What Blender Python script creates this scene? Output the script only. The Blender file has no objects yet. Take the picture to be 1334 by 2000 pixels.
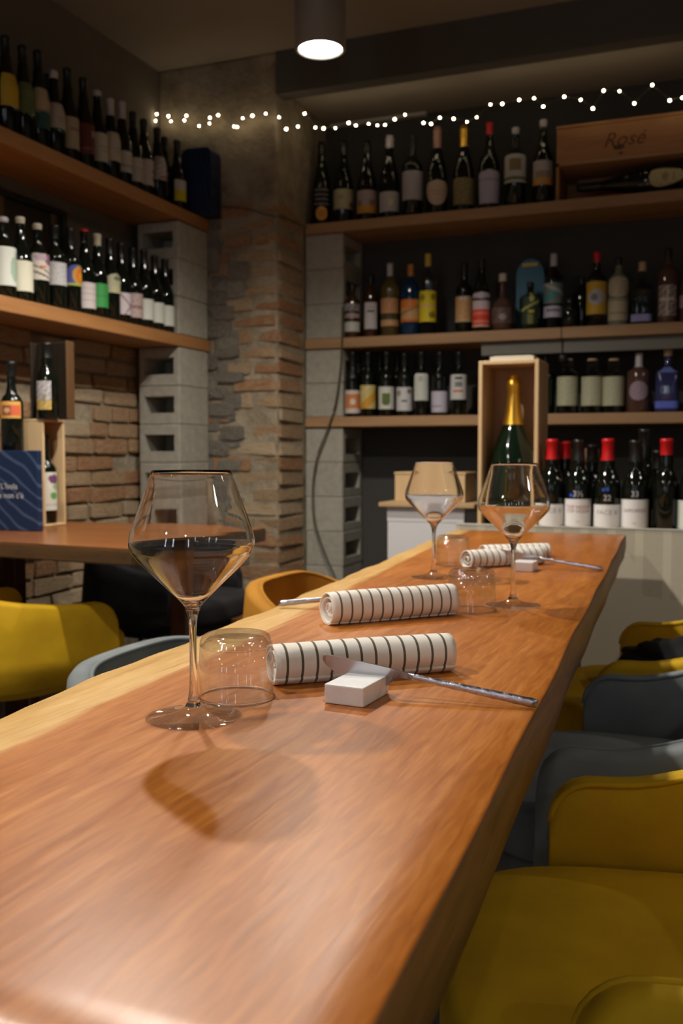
import bpy, bmesh, math, random
from mathutils import Vector, Matrix
PI = math.pi
sc = bpy.context.scene
COL = sc.collection
random.seed(7)

# ---------------------------------------------------------------- camera
FPX = 1868.0; YAW = math.radians(21.6); PIT = math.atan(115 / FPX); EYE = 1.01
cam_d = bpy.data.cameras.new('camera'); cam = bpy.data.objects.new('camera', cam_d); COL.objects.link(cam)
cam.location = (0, 0, EYE)
cam.rotation_euler = (PI / 2 - PIT, 0, YAW)
cam_d.sensor_fit = 'VERTICAL'; cam_d.sensor_height = 36; cam_d.lens = FPX / 2000 * 36
cam_d.clip_start = 0.02
cam_d.dof.use_dof = True; cam_d.dof.focus_distance = 1.02; cam_d.dof.aperture_fstop = 7.5
sc.camera = cam

# ---------------------------------------------------------------- world, lights, exposure
w = bpy.data.worlds.new('world'); sc.world = w; w.use_nodes = True
w.node_tree.nodes['Background'].inputs[0].default_value = (0.5, 0.55, 0.65, 1)
w.node_tree.nodes['Background'].inputs[1].default_value = 0.05
sc.view_settings.view_transform = 'Standard'; sc.view_settings.look = 'None'
sc.view_settings.exposure = 0.45; sc.view_settings.gamma = 1; sc.view_settings.use_curve_mapping = False
sc.cycles.sample_clamp_indirect = 4; sc.cycles.use_denoising = True
sc.cycles.caustics_reflective = False; sc.cycles.caustics_refractive = True
sc.cycles.max_bounces = 10; sc.cycles.transparent_max_bounces = 24; sc.cycles.transmission_bounces = 10
SPOT_W = 62.0
SPOTS = [(-1.225, 2.91, 2.30, .80), (-1.38, 1.90, 2.30, 1.15), (-1.38, 0.80, 2.30, .70), (-1.36, -0.35, 2.30, .55), (-1.36, -1.6, 2.30, .55), (0.3, -1.5, 2.30, .2), (1.75, 2.6, 2.30, .25), (1.75, 0.9, 2.30, .25), (1.75, -0.9, 2.30, .25)]
SPOT_COL = (1.0, 0.91, 0.79)
ADDED_WINDOW_EMIT = 5.0

# ---------------------------------------------------------------- projection helpers (a pixel of the photograph and a real plane give a real point)
FW = (-math.sin(YAW), math.cos(YAW)); RT = (math.cos(YAW), math.sin(YAW))
def ray(px, py):
    a = (px - 667) / FPX; b = (1000 - py) / FPX
    cp, sp = math.cos(PIT), math.sin(PIT)
    h = cp + b * sp; z = -sp + b * cp
    return (FW[0] * h + RT[0] * a, FW[1] * h + RT[1] * a, z)
def onz(px, py, z):
    d = ray(px, py); t = (z - EYE) / d[2]; return Vector((d[0] * t, d[1] * t, z))
def onx(px, py, X):
    d = ray(px, py); t = X / d[0]; return Vector((X, d[1] * t, EYE + d[2] * t))
def ony(px, py, Y):
    d = ray(px, py); t = Y / d[1]; return Vector((d[0] * t, Y, EYE + d[2] * t))

# ---------------------------------------------------------------- materials
def nm(name):
    m = bpy.data.materials.new(name); m.use_nodes = True
    nt = m.node_tree; return m, nt, nt.nodes, nt.links, nt.nodes['Principled BSDF']
def principled(name, col, rough=0.5, metal=0, spec=0.5, trans=0, ior=1.5, emit=None, estr=0, bump=0, bscale=200, sheen=0, coat=0):
    m, nt, N, L, b = nm(name)
    b.inputs['Base Color'].default_value = (*col, 1); b.inputs['Roughness'].default_value = rough
    b.inputs['Metallic'].default_value = metal; b.inputs['Specular IOR Level'].default_value = spec
    b.inputs['Transmission Weight'].default_value = trans; b.inputs['IOR'].default_value = ior
    b.inputs['Sheen Weight'].default_value = sheen; b.inputs['Coat Weight'].default_value = coat
    if emit: b.inputs['Emission Color'].default_value = (*emit, 1); b.inputs['Emission Strength'].default_value = estr
    if bump:
        t = N.new('ShaderNodeTexCoord'); n = N.new('ShaderNodeTexNoise'); n.inputs['Scale'].default_value = bscale; n.inputs['Detail'].default_value = 6
        bp = N.new('ShaderNodeBump'); bp.inputs['Strength'].default_value = bump; bp.inputs['Distance'].default_value = 0.002
        L.new(t.outputs['Object'], n.inputs['Vector']); L.new(n.outputs['Fac'], bp.inputs['Height']); L.new(bp.outputs[0], b.inputs['Normal'])
    return m
def ramp(N, stops):
    r = N.new('ShaderNodeValToRGB'); e = r.color_ramp.elements
    while len(e) < len(stops): e.new(0.5)
    for k, (p, c) in enumerate(stops): e[k].position = p; e[k].color = (*c, 1)
    return r
def mixc(N, L, fac, a, b, mode='MIX'):
    x = N.new('ShaderNodeMix'); x.data_type = 'RGBA'; x.blend_type = mode
    for i, v in ((0, fac), (6, a), (7, b)):
        if hasattr(v, 'is_output') or hasattr(v, 'links'): L.new(v, x.inputs[i])
        else: x.inputs[i].default_value = v if i == 0 else (*v, 1)
    return x.outputs[2]
def mth(N, L, op, a, b=0.0, c=None):
    x = N.new('ShaderNodeMath'); x.operation = op
    for i, v in enumerate((a, b) if c is None else (a, b, c)):
        if hasattr(v, 'links'): L.new(v, x.inputs[i])
        else: x.inputs[i].default_value = v
    return x.outputs[0]
def wood(name, light, dark, axis='X', scale=1.0, rough=0.45, contrast=1.0, rings=9.0, knots=False):
    m, nt, N, L, b = nm(name)
    t = N.new('ShaderNodeTexCoord'); mp = N.new('ShaderNodeMapping')
    s = {'X': (1.2, 14, 14), 'Y': (14, 1.2, 14), 'Z': (14, 14, 1.2)}[axis]
    mp.inputs['Scale'].default_value = [v * scale for v in s]
    L.new(t.outputs['Object'], mp.inputs['Vector'])
    n = N.new('ShaderNodeTexNoise'); n.inputs['Scale'].default_value = 1.0; n.inputs['Detail'].default_value = 7; n.inputs['Roughness'].default_value = 0.6; n.inputs['Distortion'].default_value = 0.6
    L.new(mp.outputs[0], n.inputs['Vector'])
    n2 = N.new('ShaderNodeTexNoise'); n2.inputs['Scale'].default_value = rings; n2.inputs['Detail'].default_value = 3
    L.new(mp.outputs[0], n2.inputs['Vector'])
    s1 = mth(N, L, 'MULTIPLY_ADD', n2.outputs['Fac'], 0.35, n.outputs['Fac'])
    r = ramp(N, [(0.45, dark), (0.62, tuple((a + c) / 2 for a, c in zip(light, dark))), (0.85, light)])
    L.new(s1, r.inputs[0]); col = r.outputs[0]
    if knots:
        v = N.new('ShaderNodeTexVoronoi'); v.inputs['Scale'].default_value = 5.0
        mp2 = N.new('ShaderNodeMapping'); mp2.inputs['Scale'].default_value = (0.8, 2, 2)
        L.new(t.outputs['Object'], mp2.inputs['Vector']); L.new(mp2.outputs[0], v.inputs['Vector'])
        k = mth(N, L, 'LESS_THAN', v.outputs['Distance'], 0.11)
        col = mixc(N, L, k, col, tuple(c * 0.25 for c in dark))
    L.new(col, b.inputs['Base Color']); b.inputs['Roughness'].default_value = rough
    bp = N.new('ShaderNodeBump'); bp.inputs['Strength'].default_value = 0.25; bp.inputs['Distance'].default_value = 0.002
    L.new(s1, bp.inputs['Height']); L.new(bp.outputs[0], b.inputs['Normal'])
    return m
def rocky(name, c1, c2, c3, scale=6, bump=0.6, rough=0.95, dist=0.01, rand=0.0, fine=60):
    m, nt, N, L, b = nm(name)
    t = N.new('ShaderNodeTexCoord'); n = N.new('ShaderNodeTexNoise'); n.inputs['Scale'].default_value = scale; n.inputs['Detail'].default_value = 8; n.inputs['Roughness'].default_value = 0.65
    oi = N.new('ShaderNodeObjectInfo')
    add = N.new('ShaderNodeVectorMath'); add.operation = 'MULTIPLY_ADD'
    L.new(oi.outputs['Random'], add.inputs[0]); add.inputs[1].default_value = (37, 19, 51) if rand else (0, 0, 0); L.new(t.outputs['Object'], add.inputs[2])
    L.new(add.outputs[0], n.inputs['Vector'])
    f = n.outputs['Fac']
    if rand:
        rr = mth(N, L, 'MULTIPLY_ADD', oi.outputs['Random'], rand, -rand / 2); f = mth(N, L, 'ADD', f, rr)
    r = ramp(N, [(0.3, c1), (0.5, c2), (0.72, c3)]); L.new(f, r.inputs[0]); L.new(r.outputs[0], b.inputs['Base Color'])
    b.inputs['Roughness'].default_value = rough; b.inputs['Specular IOR Level'].default_value = 0.25
    n2 = N.new('ShaderNodeTexNoise'); n2.inputs['Scale'].default_value = fine; n2.inputs['Detail'].default_value = 6
    L.new(add.outputs[0], n2.inputs['Vector'])
    h = mth(N, L, 'MULTIPLY_ADD', n2.outputs['Fac'], 0.35, n.outputs['Fac'])
    bp = N.new('ShaderNodeBump'); bp.inputs['Strength'].default_value = bump; bp.inputs['Distance'].default_value = dist
    L.new(h, bp.inputs['Height']); L.new(bp.outputs[0], b.inputs['Normal'])
    return m
def fabric(name, col, col2, sheen=0.4, wrinkle=0.35):
    m, nt, N, L, b = nm(name)
    t = N.new('ShaderNodeTexCoord')
    n = N.new('ShaderNodeTexNoise'); n.inputs['Scale'].default_value = 7; n.inputs['Detail'].default_value = 4
    L.new(t.outputs['Object'], n.inputs['Vector'])
    r = ramp(N, [(0.35, col2), (0.65, col)]); L.new(n.outputs['Fac'], r.inputs[0]); L.new(r.outputs[0], b.inputs['Base Color'])
    b.inputs['Roughness'].default_value = 0.8; b.inputs['Sheen Weight'].default_value = sheen; b.inputs['Sheen Roughness'].default_value = 0.4
    b.inputs['Sheen Tint'].default_value = (*col, 1); b.inputs['Specular IOR Level'].default_value = 0.2
    f = N.new('ShaderNodeTexNoise'); f.inputs['Scale'].default_value = 600; L.new(t.outputs['Object'], f.inputs['Vector'])
    h = mth(N, L, 'MULTIPLY_ADD', f.outputs['Fac'], 0.05, mth(N, L, 'MULTIPLY', n.outputs['Fac'], wrinkle * 4))
    bp = N.new('ShaderNodeBump'); bp.inputs['Strength'].default_value = 0.6; bp.inputs['Distance'].default_value = 0.006
    L.new(h, bp.inputs['Height']); L.new(bp.outputs[0], b.inputs['Normal'])
    return m

def thin_glass(base=0.055):
    m = bpy.data.materials.new('thin clear glass'); m.use_nodes = True; nt = m.node_tree; N = nt.nodes; L = nt.links
    N.remove(N['Principled BSDF']); out = N['Material Output']
    lw = N.new('ShaderNodeLayerWeight'); lw.inputs['Blend'].default_value = 0.5
    p = mth(N, L, 'POWER', lw.outputs['Facing'], 3.5)
    fac = mth(N, L, 'MULTIPLY_ADD', p, 0.62, base)
    tr = N.new('ShaderNodeBsdfTransparent'); tr.inputs[0].default_value = (0.972, 0.975, 0.972, 1)
    gl = N.new('ShaderNodeBsdfGlossy'); gl.inputs['Roughness'].default_value = 0.0; gl.inputs['Color'].default_value = (1, 1, 1, 1)
    mx = N.new('ShaderNodeMixShader'); L.new(fac, mx.inputs[0]); L.new(tr.outputs[0], mx.inputs[1]); L.new(gl.outputs[0], mx.inputs[2]); L.new(mx.outputs[0], out.inputs[0])
    return m
def print_mat():
    m, nt, N, L, b = nm('printed paper')
    a = N.new('ShaderNodeAttribute'); a.attribute_name = 'print'; L.new(a.outputs['Color'], b.inputs['Base Color'])
    b.inputs['Roughness'].default_value = 0.6; return m
def table_mat():
    m, nt, N, L, b = nm('oiled live edge wood')
    uv = N.new('ShaderNodeUVMap'); uv.uv_map = 'plank'
    sx = N.new('ShaderNodeSeparateXYZ'); L.new(uv.outputs[0], sx.inputs[0])
    t = N.new('ShaderNodeTexCoord'); mp = N.new('ShaderNodeMapping'); mp.inputs['Scale'].default_value = (48, 3.2, 48); mp.inputs['Rotation'].default_value = (0, 0, 0.05)
    L.new(t.outputs['Object'], mp.inputs['Vector'])
    n = N.new('ShaderNodeTexNoise'); n.inputs['Scale'].default_value = 1; n.inputs['Detail'].default_value = 8; n.inputs['Distortion'].default_value = 1.2; n.inputs['Roughness'].default_value = 0.62
    L.new(mp.outputs[0], n.inputs['Vector'])
    mp3 = N.new('ShaderNodeMapping'); mp3.inputs['Scale'].default_value = (160, 18, 160); mp3.inputs['Rotation'].default_value = (0, 0, -0.45); L.new(t.outputs['Object'], mp3.inputs['Vector'])
    n3 = N.new('ShaderNodeTexNoise'); n3.inputs['Scale'].default_value = 1; n3.inputs['Detail'].default_value = 4; n3.inputs['Distortion'].default_value = 0.8; L.new(mp3.outputs[0], n3.inputs['Vector'])
    n4 = N.new('ShaderNodeTexNoise'); n4.inputs['Scale'].default_value = 3.2; n4.inputs['Detail'].default_value = 3; L.new(t.outputs['Object'], n4.inputs['Vector'])
    f = mth(N, L, 'MULTIPLY_ADD', n3.outputs['Fac'], 0.55, mth(N, L, 'MULTIPLY', n.outputs['Fac'], 0.55))
    f = mth(N, L, 'MULTIPLY_ADD', n4.outputs['Fac'], 0.45, f)
    heart = ramp(N, [(0.52, (0.24, 0.066, 0.008)), (0.76, (0.385, 0.119, 0.014)), (1.0, (0.53, 0.198, 0.034))]); L.new(f, heart.inputs[0])
    heart.color_ramp.elements[2].position = 1.0
    sap = ramp(N, [(0.5, (0.44, 0.24, 0.07)), (0.76, (0.60, 0.36, 0.12)), (1.0, (0.70, 0.45, 0.18))]); L.new(f, sap.inputs[0])
    e = mth(N, L, 'MULTIPLY_ADD', n.outputs['Fac'], -0.5, sx.outputs['X'])
    e = mth(N, L, 'MULTIPLY_ADD', n4.outputs['Fac'], 0.3, e)
    mr = N.new('ShaderNodeMapRange'); mr.interpolation_type = 'SMOOTHSTEP'; mr.inputs[1].default_value = 0.80; mr.inputs[2].default_value = 1.02; L.new(e, mr.inputs[0])
    col = mixc(N, L, mr.outputs[0], sap.outputs[0], heart.outputs[0])
    # dark checks along the live edge
    wv = N.new('ShaderNodeTexNoise'); wv.inputs['Scale'].default_value = 1; wv.inputs['Detail'].default_value = 2
    mp2 = N.new('ShaderNodeMapping'); mp2.inputs['Scale'].default_value = (70, 3.0, 3); L.new(t.outputs['Object'], mp2.inputs['Vector']); L.new(mp2.outputs[0], wv.inputs['Vector'])
    ck = mth(N, L, 'MULTIPLY', mth(N, L, 'GREATER_THAN', wv.outputs['Fac'], 0.72), mth(N, L, 'LESS_THAN', sx.outputs['X'], 0.45))
    col = mixc(N, L, ck, col, (0.06, 0.03, 0.012))
    L.new(col, b.inputs['Base Color'])
    rg = mth(N, L, 'MULTIPLY_ADD', n.outputs['Fac'], 0.16, 0.26); L.new(rg, b.inputs['Roughness'])
    bp = N.new('ShaderNodeBump'); bp.inputs['Strength'].default_value = 0.22; bp.inputs['Distance'].default_value = 0.0012
    L.new(f, bp.inputs['Height']); L.new(bp.outputs[0], b.inputs['Normal'])
    return m
def napkin_mat():
    m, nt, N, L, b = nm('striped linen')
    t = N.new('ShaderNodeTexCoord'); s = N.new('ShaderNodeSeparateXYZ'); L.new(t.outputs['Object'], s.inputs[0])
    x = mth(N, L, 'MULTIPLY', s.outputs['X'], 1 / 0.0168)
    x = mth(N, L, 'FRACT', mth(N, L, 'ADD', x, 40.62))
    st = mth(N, L, 'LESS_THAN', x, 0.17)
    n = N.new('ShaderNodeTexNoise'); n.inputs['Scale'].default_value = 900; L.new(t.outputs['Object'], n.inputs['Vector'])
    c = mixc(N, L, st, (0.78, 0.75, 0.70), (0.10, 0.082, 0.055))
    L.new(c, b.inputs['Base Color']); b.inputs['Roughness'].default_value = 0.9; b.inputs['Sheen Weight'].default_value = 0.2
    bp = N.new('ShaderNodeBump'); bp.inputs['Strength'].default_value = 0.35; bp.inputs['Distance'].default_value = 0.0006
    L.new(n.outputs['Fac'], bp.inputs['Height']); L.new(bp.outputs[0], b.inputs['Normal'])
    return m
def newsprint():
    m, nt, N, L, b = nm('newsprint panel')
    t = N.new('ShaderNodeTexCoord'); s = N.new('ShaderNodeSeparateXYZ'); L.new(t.outputs['Object'], s.inputs[0])
    colx = mth(N, L, 'FRACT', mth(N, L, 'MULTIPLY', s.outputs['X'], 1 / 0.085))
    incol = mth(N, L, 'MULTIPLY', mth(N, L, 'GREATER_THAN', colx, 0.16), mth(N, L, 'LESS_THAN', colx, 0.86))
    rows = mth(N, L, 'LESS_THAN', mth(N, L, 'FRACT', mth(N, L, 'MULTIPLY', s.outputs['Z'], 1 / 0.0062)), 0.5)
    n = N.new('ShaderNodeTexNoise'); n.inputs['Scale'].default_value = 3.2; n.inputs['Detail'].default_value = 1; L.new(t.outputs['Object'], n.inputs['Vector'])
    blk = mth(N, L, 'GREATER_THAN', n.outputs['Fac'], 0.46)
    n2 = N.new('ShaderNodeTexNoise'); n2.inputs['Scale'].default_value = 240; L.new(t.outputs['Object'], n2.inputs['Vector'])
    f = mth(N, L, 'MULTIPLY', mth(N, L, 'MULTIPLY', incol, rows), mth(N, L, 'MULTIPLY', blk, n2.outputs['Fac']))
    L.new(mixc(N, L, f, (0.66, 0.60, 0.47), (0.22, 0.20, 0.16)), b.inputs['Base Color']); b.inputs['Roughness'].default_value = 0.6
    return m
def wave_box(name, base, line, sc_=9.0, rot=0.7):
    m, nt, N, L, b = nm(name)
    t = N.new('ShaderNodeTexCoord'); mp = N.new('ShaderNodeMapping'); mp.inputs['Rotation'].default_value = (0, rot, 0); L.new(t.outputs['Object'], mp.inputs['Vector'])
    wv = N.new('ShaderNodeTexWave'); wv.wave_type = 'BANDS'; wv.bands_direction = 'X'; wv.inputs['Scale'].default_value = sc_; wv.inputs['Distortion'].default_value = 5; wv.inputs['Detail'].default_value = 1; wv.inputs['Detail Scale'].default_value = 0.8
    L.new(mp.outputs[0], wv.inputs['Vector'])
    f = mth(N, L, 'GREATER_THAN', wv.outputs['Fac'], 0.90)
    L.new(mixc(N, L, f, base, line), b.inputs['Base Color']); b.inputs['Roughness'].default_value = 0.45
    return m

M = {}
M['table'] = table_mat()
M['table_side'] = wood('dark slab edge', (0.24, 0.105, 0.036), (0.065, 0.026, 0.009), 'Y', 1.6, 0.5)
M['shelf_l'] = wood('warm pine shelf', (0.44, 0.215, 0.075), (0.30, 0.13, 0.042), 'Y', 1.0, 0.55)
M['shelf_r'] = wood('pale fir shelf', (0.42, 0.25, 0.12), (0.30, 0.165, 0.075), 'X', 1.0, 0.6)
M['small_table'] = wood('brown side table wood', (0.26, 0.095, 0.026), (0.16, 0.052, 0.014), 'X', 1.0, 0.26)
M['small_edge_shade'] = wood('side table shaded edge', (0.13, 0.065, 0.022), (0.045, 0.022, 0.009), 'X', 1.5, 0.5)  # shade under the top light put into a darker edge colour
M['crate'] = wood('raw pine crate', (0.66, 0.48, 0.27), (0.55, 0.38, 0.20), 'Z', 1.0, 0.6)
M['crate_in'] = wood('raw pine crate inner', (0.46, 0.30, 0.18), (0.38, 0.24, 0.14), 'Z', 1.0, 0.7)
M['crate_o'] = wood('orange pine crate', (0.42, 0.20, 0.075), (0.26, 0.11, 0.035), 'X', 0.8, 0.6, knots=True)
M['dark_wood'] = wood('dark leg wood', (0.11, 0.035, 0.016), (0.05, 0.016, 0.008), 'Z', 1.0, 0.4)
M['plaster_dark'] = rocky('taupe plaster', (0.15, 0.13, 0.11), (0.17, 0.15, 0.125), (0.19, 0.165, 0.14), 2.5, 0.15, dist=0.004)
M['ceiling'] = rocky('ceiling paint', (0.30, 0.275, 0.24), (0.32, 0.29, 0.25), (0.34, 0.31, 0.27), 1.2, 0.05, dist=0.002)
M['beam'] = rocky('charcoal paint', (0.095, 0.092, 0.085), (0.10, 0.097, 0.09), (0.11, 0.105, 0.097), 2, 0.05, dist=0.002)
M['back_wall'] = rocky('dark grey wall paint', (0.062, 0.060, 0.056), (0.068, 0.066, 0.062), (0.076, 0.074, 0.070), 2, 0.08, dist=0.002)
M['mortar'] = rocky('lime mortar', (0.19, 0.155, 0.105), (0.31, 0.26, 0.19), (0.42, 0.36, 0.27), 9, 1.0, dist=0.02)
M['brick'] = rocky('old brick', (0.33, 0.16, 0.08), (0.40, 0.275, 0.16), (0.45, 0.36, 0.25), 7, 0.9, dist=0.008, rand=0.36)
M['stone'] = rocky('grey rubble stone', (0.20, 0.18, 0.155), (0.33, 0.295, 0.25), (0.43, 0.39, 0.33), 8, 1.0, dist=0.02, rand=0.2)
M['block'] = rocky('concrete block', (0.31, 0.295, 0.25), (0.36, 0.345, 0.295), (0.42, 0.40, 0.35), 30, 0.5, dist=0.004, rand=0.15, fine=250)
M['floor'] = rocky('worn floor', (0.07, 0.055, 0.045), (0.11, 0.09, 0.075), (0.15, 0.125, 0.10), 3, 0.1, rough=0.5)
M['thin'] = thin_glass(); M['thin_foot'] = thin_glass(0.11); M['thin_base'] = thin_glass(0.16)
def real_glass():
    m = bpy.data.materials.new('clear glass'); m.use_nodes = True; N = m.node_tree.nodes; N.remove(N['Principled BSDF'])
    g = N.new('ShaderNodeBsdfGlass'); g.inputs['Roughness'].default_value = 0; g.inputs['IOR'].default_value = 1.5; m.node_tree.links.new(g.outputs[0], N['Material Output'].inputs[0]); return m
M['glass'] = real_glass()
M['print'] = print_mat()
M['bottle_dark'] = principled('dark green bottle glass', (0.004, 0.006, 0.004), 0.05, spec=0.5)
M['bottle_green'] = principled('bottle green glass', (0.004, 0.012, 0.006), 0.08, spec=0.5)
M['bottle_amber'] = principled('brown spirit glass', (0.045, 0.016, 0.005), 0.06, spec=0.6)
M['bottle_blue'] = principled('blue bottle glass', (0.003, 0.030, 0.085), 0.06, spec=0.5)
M['bottle_navy'] = principled('deep blue square bottle', (0.03, 0.035, 0.12), 0.1, spec=0.6)
M['bottle_clear'] = principled('clear spirit glass', (0.50, 0.54, 0.54), 0.02, trans=1, ior=1.35)
M['bottle_straw'] = principled('straw spirit glass', (0.50, 0.36, 0.12), 0.02, trans=0.85, ior=1.35)
M['bottle_pale'] = principled('pale green spirit glass', (0.26, 0.28, 0.18), 0.1, trans=0.3, ior=1.35)
M['bottle_plum'] = principled('plum tinted spirit glass', (0.09, 0.045, 0.035), 0.05, spec=0.6)
M['black_foil'] = principled('black foil', (0.008, 0.008, 0.008), 0.35)
M['red_foil'] = principled('red foil', (0.55, 0.006, 0.010), 0.35)
M['gold_foil'] = principled('gold foil', (0.80, 0.46, 0.06), 0.32, metal=0.85, bump=0.4, bscale=90)
M['white_foil'] = principled('white foil', (0.50, 0.47, 0.50), 0.4)
M['pink_foil'] = principled('rose foil', (0.38, 0.22, 0.17), 0.4)
M['yellow_foil'] = principled('yellow foil', (0.62, 0.42, 0.05), 0.4)
M['orange_foil'] = principled('orange foil', (0.55, 0.20, 0.03), 0.4)
M['cork'] = principled('cork', (0.50, 0.36, 0.22), 0.8, bump=0.3, bscale=300)
M['cream_cap'] = principled('cream stopper', (0.60, 0.55, 0.44), 0.6)
M['steel'] = principled('brushed steel', (0.48, 0.47, 0.50), 0.24, metal=1.0)
M['steel_h'] = principled('hammered steel', (0.46, 0.46, 0.54), 0.26, metal=1.0, bump=1.0, bscale=110)
M['marble'] = rocky('white marble', (0.72, 0.75, 0.77), (0.83, 0.84, 0.86), (0.88, 0.88, 0.89), 22, 0.03, rough=0.35, dist=0.001)
M['napkin'] = napkin_mat()
M['mustard'] = fabric('mustard velvet', (0.54, 0.335, 0.010), (0.42, 0.25, 0.007), 0.25)
M['mustard_o'] = fabric('ochre velvet', (0.44, 0.21, 0.025), (0.36, 0.16, 0.018), 0.25)
M['bluegrey'] = fabric('blue grey velvet', (0.20, 0.225, 0.235), (0.14, 0.16, 0.17), 0.3)
M['charcoal'] = fabric('charcoal velvet', (0.030, 0.030, 0.033), (0.018, 0.018, 0.020), 0.2)
M['black_metal'] = principled('black metal', (0.015, 0.015, 0.015), 0.45)
M['lamp_body'] = principled('grey lamp body', (0.20, 0.195, 0.185), 0.5)
M['lamp_disc'] = principled('lit lamp disc', (1, 1, 1), 0.4, emit=(1.0, 0.93, 0.80), estr=34)
M['bulb'] = principled('lit fairy bulb', (1, 1, 1), 0.4, emit=(1.0, 0.80, 0.50), estr=22)
M['cable'] = principled('olive cable', (0.06, 0.055, 0.03), 0.5)
M['wire'] = principled('thin copper wire', (0.10, 0.08, 0.05), 0.5)
M['news'] = newsprint()
M['white_trim'] = principled('white painted rail', (0.55, 0.54, 0.50), 0.5)
M['carton'] = principled('white carton', (0.66, 0.66, 0.70), 0.6)
M['tray'] = wood('plain pine tray', (0.55, 0.38, 0.20), (0.44, 0.29, 0.15), 'X', 1.0, 0.6)
M['kraft'] = principled('kraft board', (0.34, 0.22, 0.11), 0.8)
M['navy_box'] = wave_box('navy wave box', (0.006, 0.022, 0.075), (0.05, 0.085, 0.17), 8, 0.9)
M['navy_box2'] = wave_box('navy presentation box', (0.006, 0.014, 0.050), (0.014, 0.034, 0.10), 14, 0.3)
M['teal_tin'] = principled('teal tin', (0.0, 0.06, 0.105), 0.35, metal=0.3)
M['white_ink'] = principled('white ink', (0.62, 0.62, 0.66), 0.6)
M['black_ink'] = principled('black ink', (0.03, 0.03, 0.03), 0.6)
M['grey_ink'] = principled('grey ink', (0.32, 0.32, 0.33), 0.6)
M['red_ink'] = principled('red ink', (0.42, 0.02, 0.02), 0.6)
M['mauve_ink'] = principled('mauve ink', (0.32, 0.20, 0.20), 0.6)
M['blue_ink'] = principled('blue ink', (0.01, 0.08, 0.65), 0.6)
M['brand_ink'] = principled('burnt brown ink', (0.12, 0.045, 0.015), 0.8)
M['rail'] = principled('grey shelf rail', (0.16, 0.155, 0.13), 0.6)
M['panel_dark'] = principled('dark panel', (0.02, 0.015, 0.01), 0.4)
M['panel_brown'] = principled('brown strip', (0.10, 0.05, 0.02), 0.5)
M['cloth_black'] = fabric('black jacket cloth', (0.010, 0.010, 0.011), (0.006, 0.006, 0.007), 0.1)
M['paper'] = principled('folded paper', (0.60, 0.56, 0.48), 0.8)
M['pane'] = principled('added glowing pane', (0.8, 0.85, 0.9), 0.3, emit=(0.78, 0.88, 1.0), estr=ADDED_WINDOW_EMIT)  # glow of the added windows, for fill and glass reflections
M['far_wall'] = rocky('sand plaster', (0.32, 0.29, 0.25), (0.35, 0.32, 0.28), (0.38, 0.34, 0.30), 2, 0.1, dist=0.003)

# ---------------------------------------------------------------- object helpers
def mesh(name, bm, mat=None, parent=None, smooth=False, loc=None):
    me = bpy.data.meshes.new(name); bm.to_mesh(me); bm.free()
    if smooth:
        for p in me.polygons: p.use_smooth = True
    return obj(name, me, mat, parent, loc)
def obj(name, me, mat=None, parent=None, loc=None):
    o = bpy.data.objects.new(name, me); COL.objects.link(o)
    if mat is not None:
        for x in (mat if isinstance(mat, (list, tuple)) else [mat]): me.materials.append(x)
    if parent is not None: o.parent = parent
    if loc is not None: o.location = loc
    return o
def tag(o, label=None, cat=None, group=None, kind=None):
    if label: o['label'] = label
    if cat: o['category'] = cat
    if group: o['group'] = group
    if kind: o['kind'] = kind
    return o
def thing(name, label, cat, loc=(0, 0, 0), rz=0, group=None):
    o = bpy.data.objects.new(name, None); COL.objects.link(o); o.empty_display_size = 0.05
    o.location = loc; o.rotation_euler = (0, 0, rz); return tag(o, label, cat, group)
def struct(o): o['kind'] = 'structure'; return o
def copy_part(o, parent):
    c = o.copy(); COL.objects.link(c); c.parent = parent
    for ch in list(o.children): copy_part(ch, c)
    return c
def box(bm, x0, x1, y0, y1, z0, z1, bev=0.0, seg=2, mi=0):
    r = bmesh.ops.create_cube(bm, size=1); vs = r['verts']
    bmesh.ops.scale(bm, vec=(x1 - x0, y1 - y0, z1 - z0), verts=vs)
    bmesh.ops.translate(bm, vec=((x0 + x1) / 2, (y0 + y1) / 2, (z0 + z1) / 2), verts=vs)
    es = list({e for v in vs for e in v.link_edges})
    for f in {f for v in vs for f in v.link_faces}: f.material_index = mi
    if bev: bmesh.ops.bevel(bm, geom=es, offset=bev, segments=seg, affect='EDGES', profile=0.6)
def boxo(name, dims, mat, parent=None, bev=0.002, loc=None):
    bm = bmesh.new(); box(bm, *dims, bev=bev, seg=1 if bev < 0.003 else 2); return mesh(name, bm, mat, parent, loc=loc)
def lathe(bm, prof, n=32, cap0=True, cap1=True):
    rings = []
    for r, z in prof:
        rings.append([bm.verts.new((r * math.cos(2 * PI * k / n), r * math.sin(2 * PI * k / n), z)) for k in range(n)])
    for a, b in zip(rings, rings[1:]):
        for k in range(n): bm.faces.new((a[k], a[(k + 1) % n], b[(k + 1) % n], b[k]))
    if cap0: bm.faces.new(list(reversed(rings[0])))
    if cap1: bm.faces.new(rings[-1])
    return rings
def tube(bm, pts, rad, n=8):
    pts = [Vector(p) for p in pts]; prev = None; up = Vector((0, 0, 1))
    for i, p in enumerate(pts):
        d = (pts[min(i + 1, len(pts) - 1)] - pts[max(i - 1, 0)]).normalized()
        a = d.cross(up if abs(d.z) < 0.95 else Vector((1, 0, 0))).normalized(); c = d.cross(a)
        r = rad(i) if callable(rad) else rad
        ring = [bm.verts.new(p + (a * math.cos(2 * PI * k / n) + c * math.sin(2 * PI * k / n)) * r) for k in range(n)]
        if prev:
            for k in range(n): bm.faces.new((prev[k], prev[(k + 1) % n], ring[(k + 1) % n], ring[k]))
        else: bm.faces.new(ring)
        prev = ring
    bm.faces.new(list(reversed(prev))); bmesh.ops.recalc_face_normals(bm, faces=bm.faces)
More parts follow.
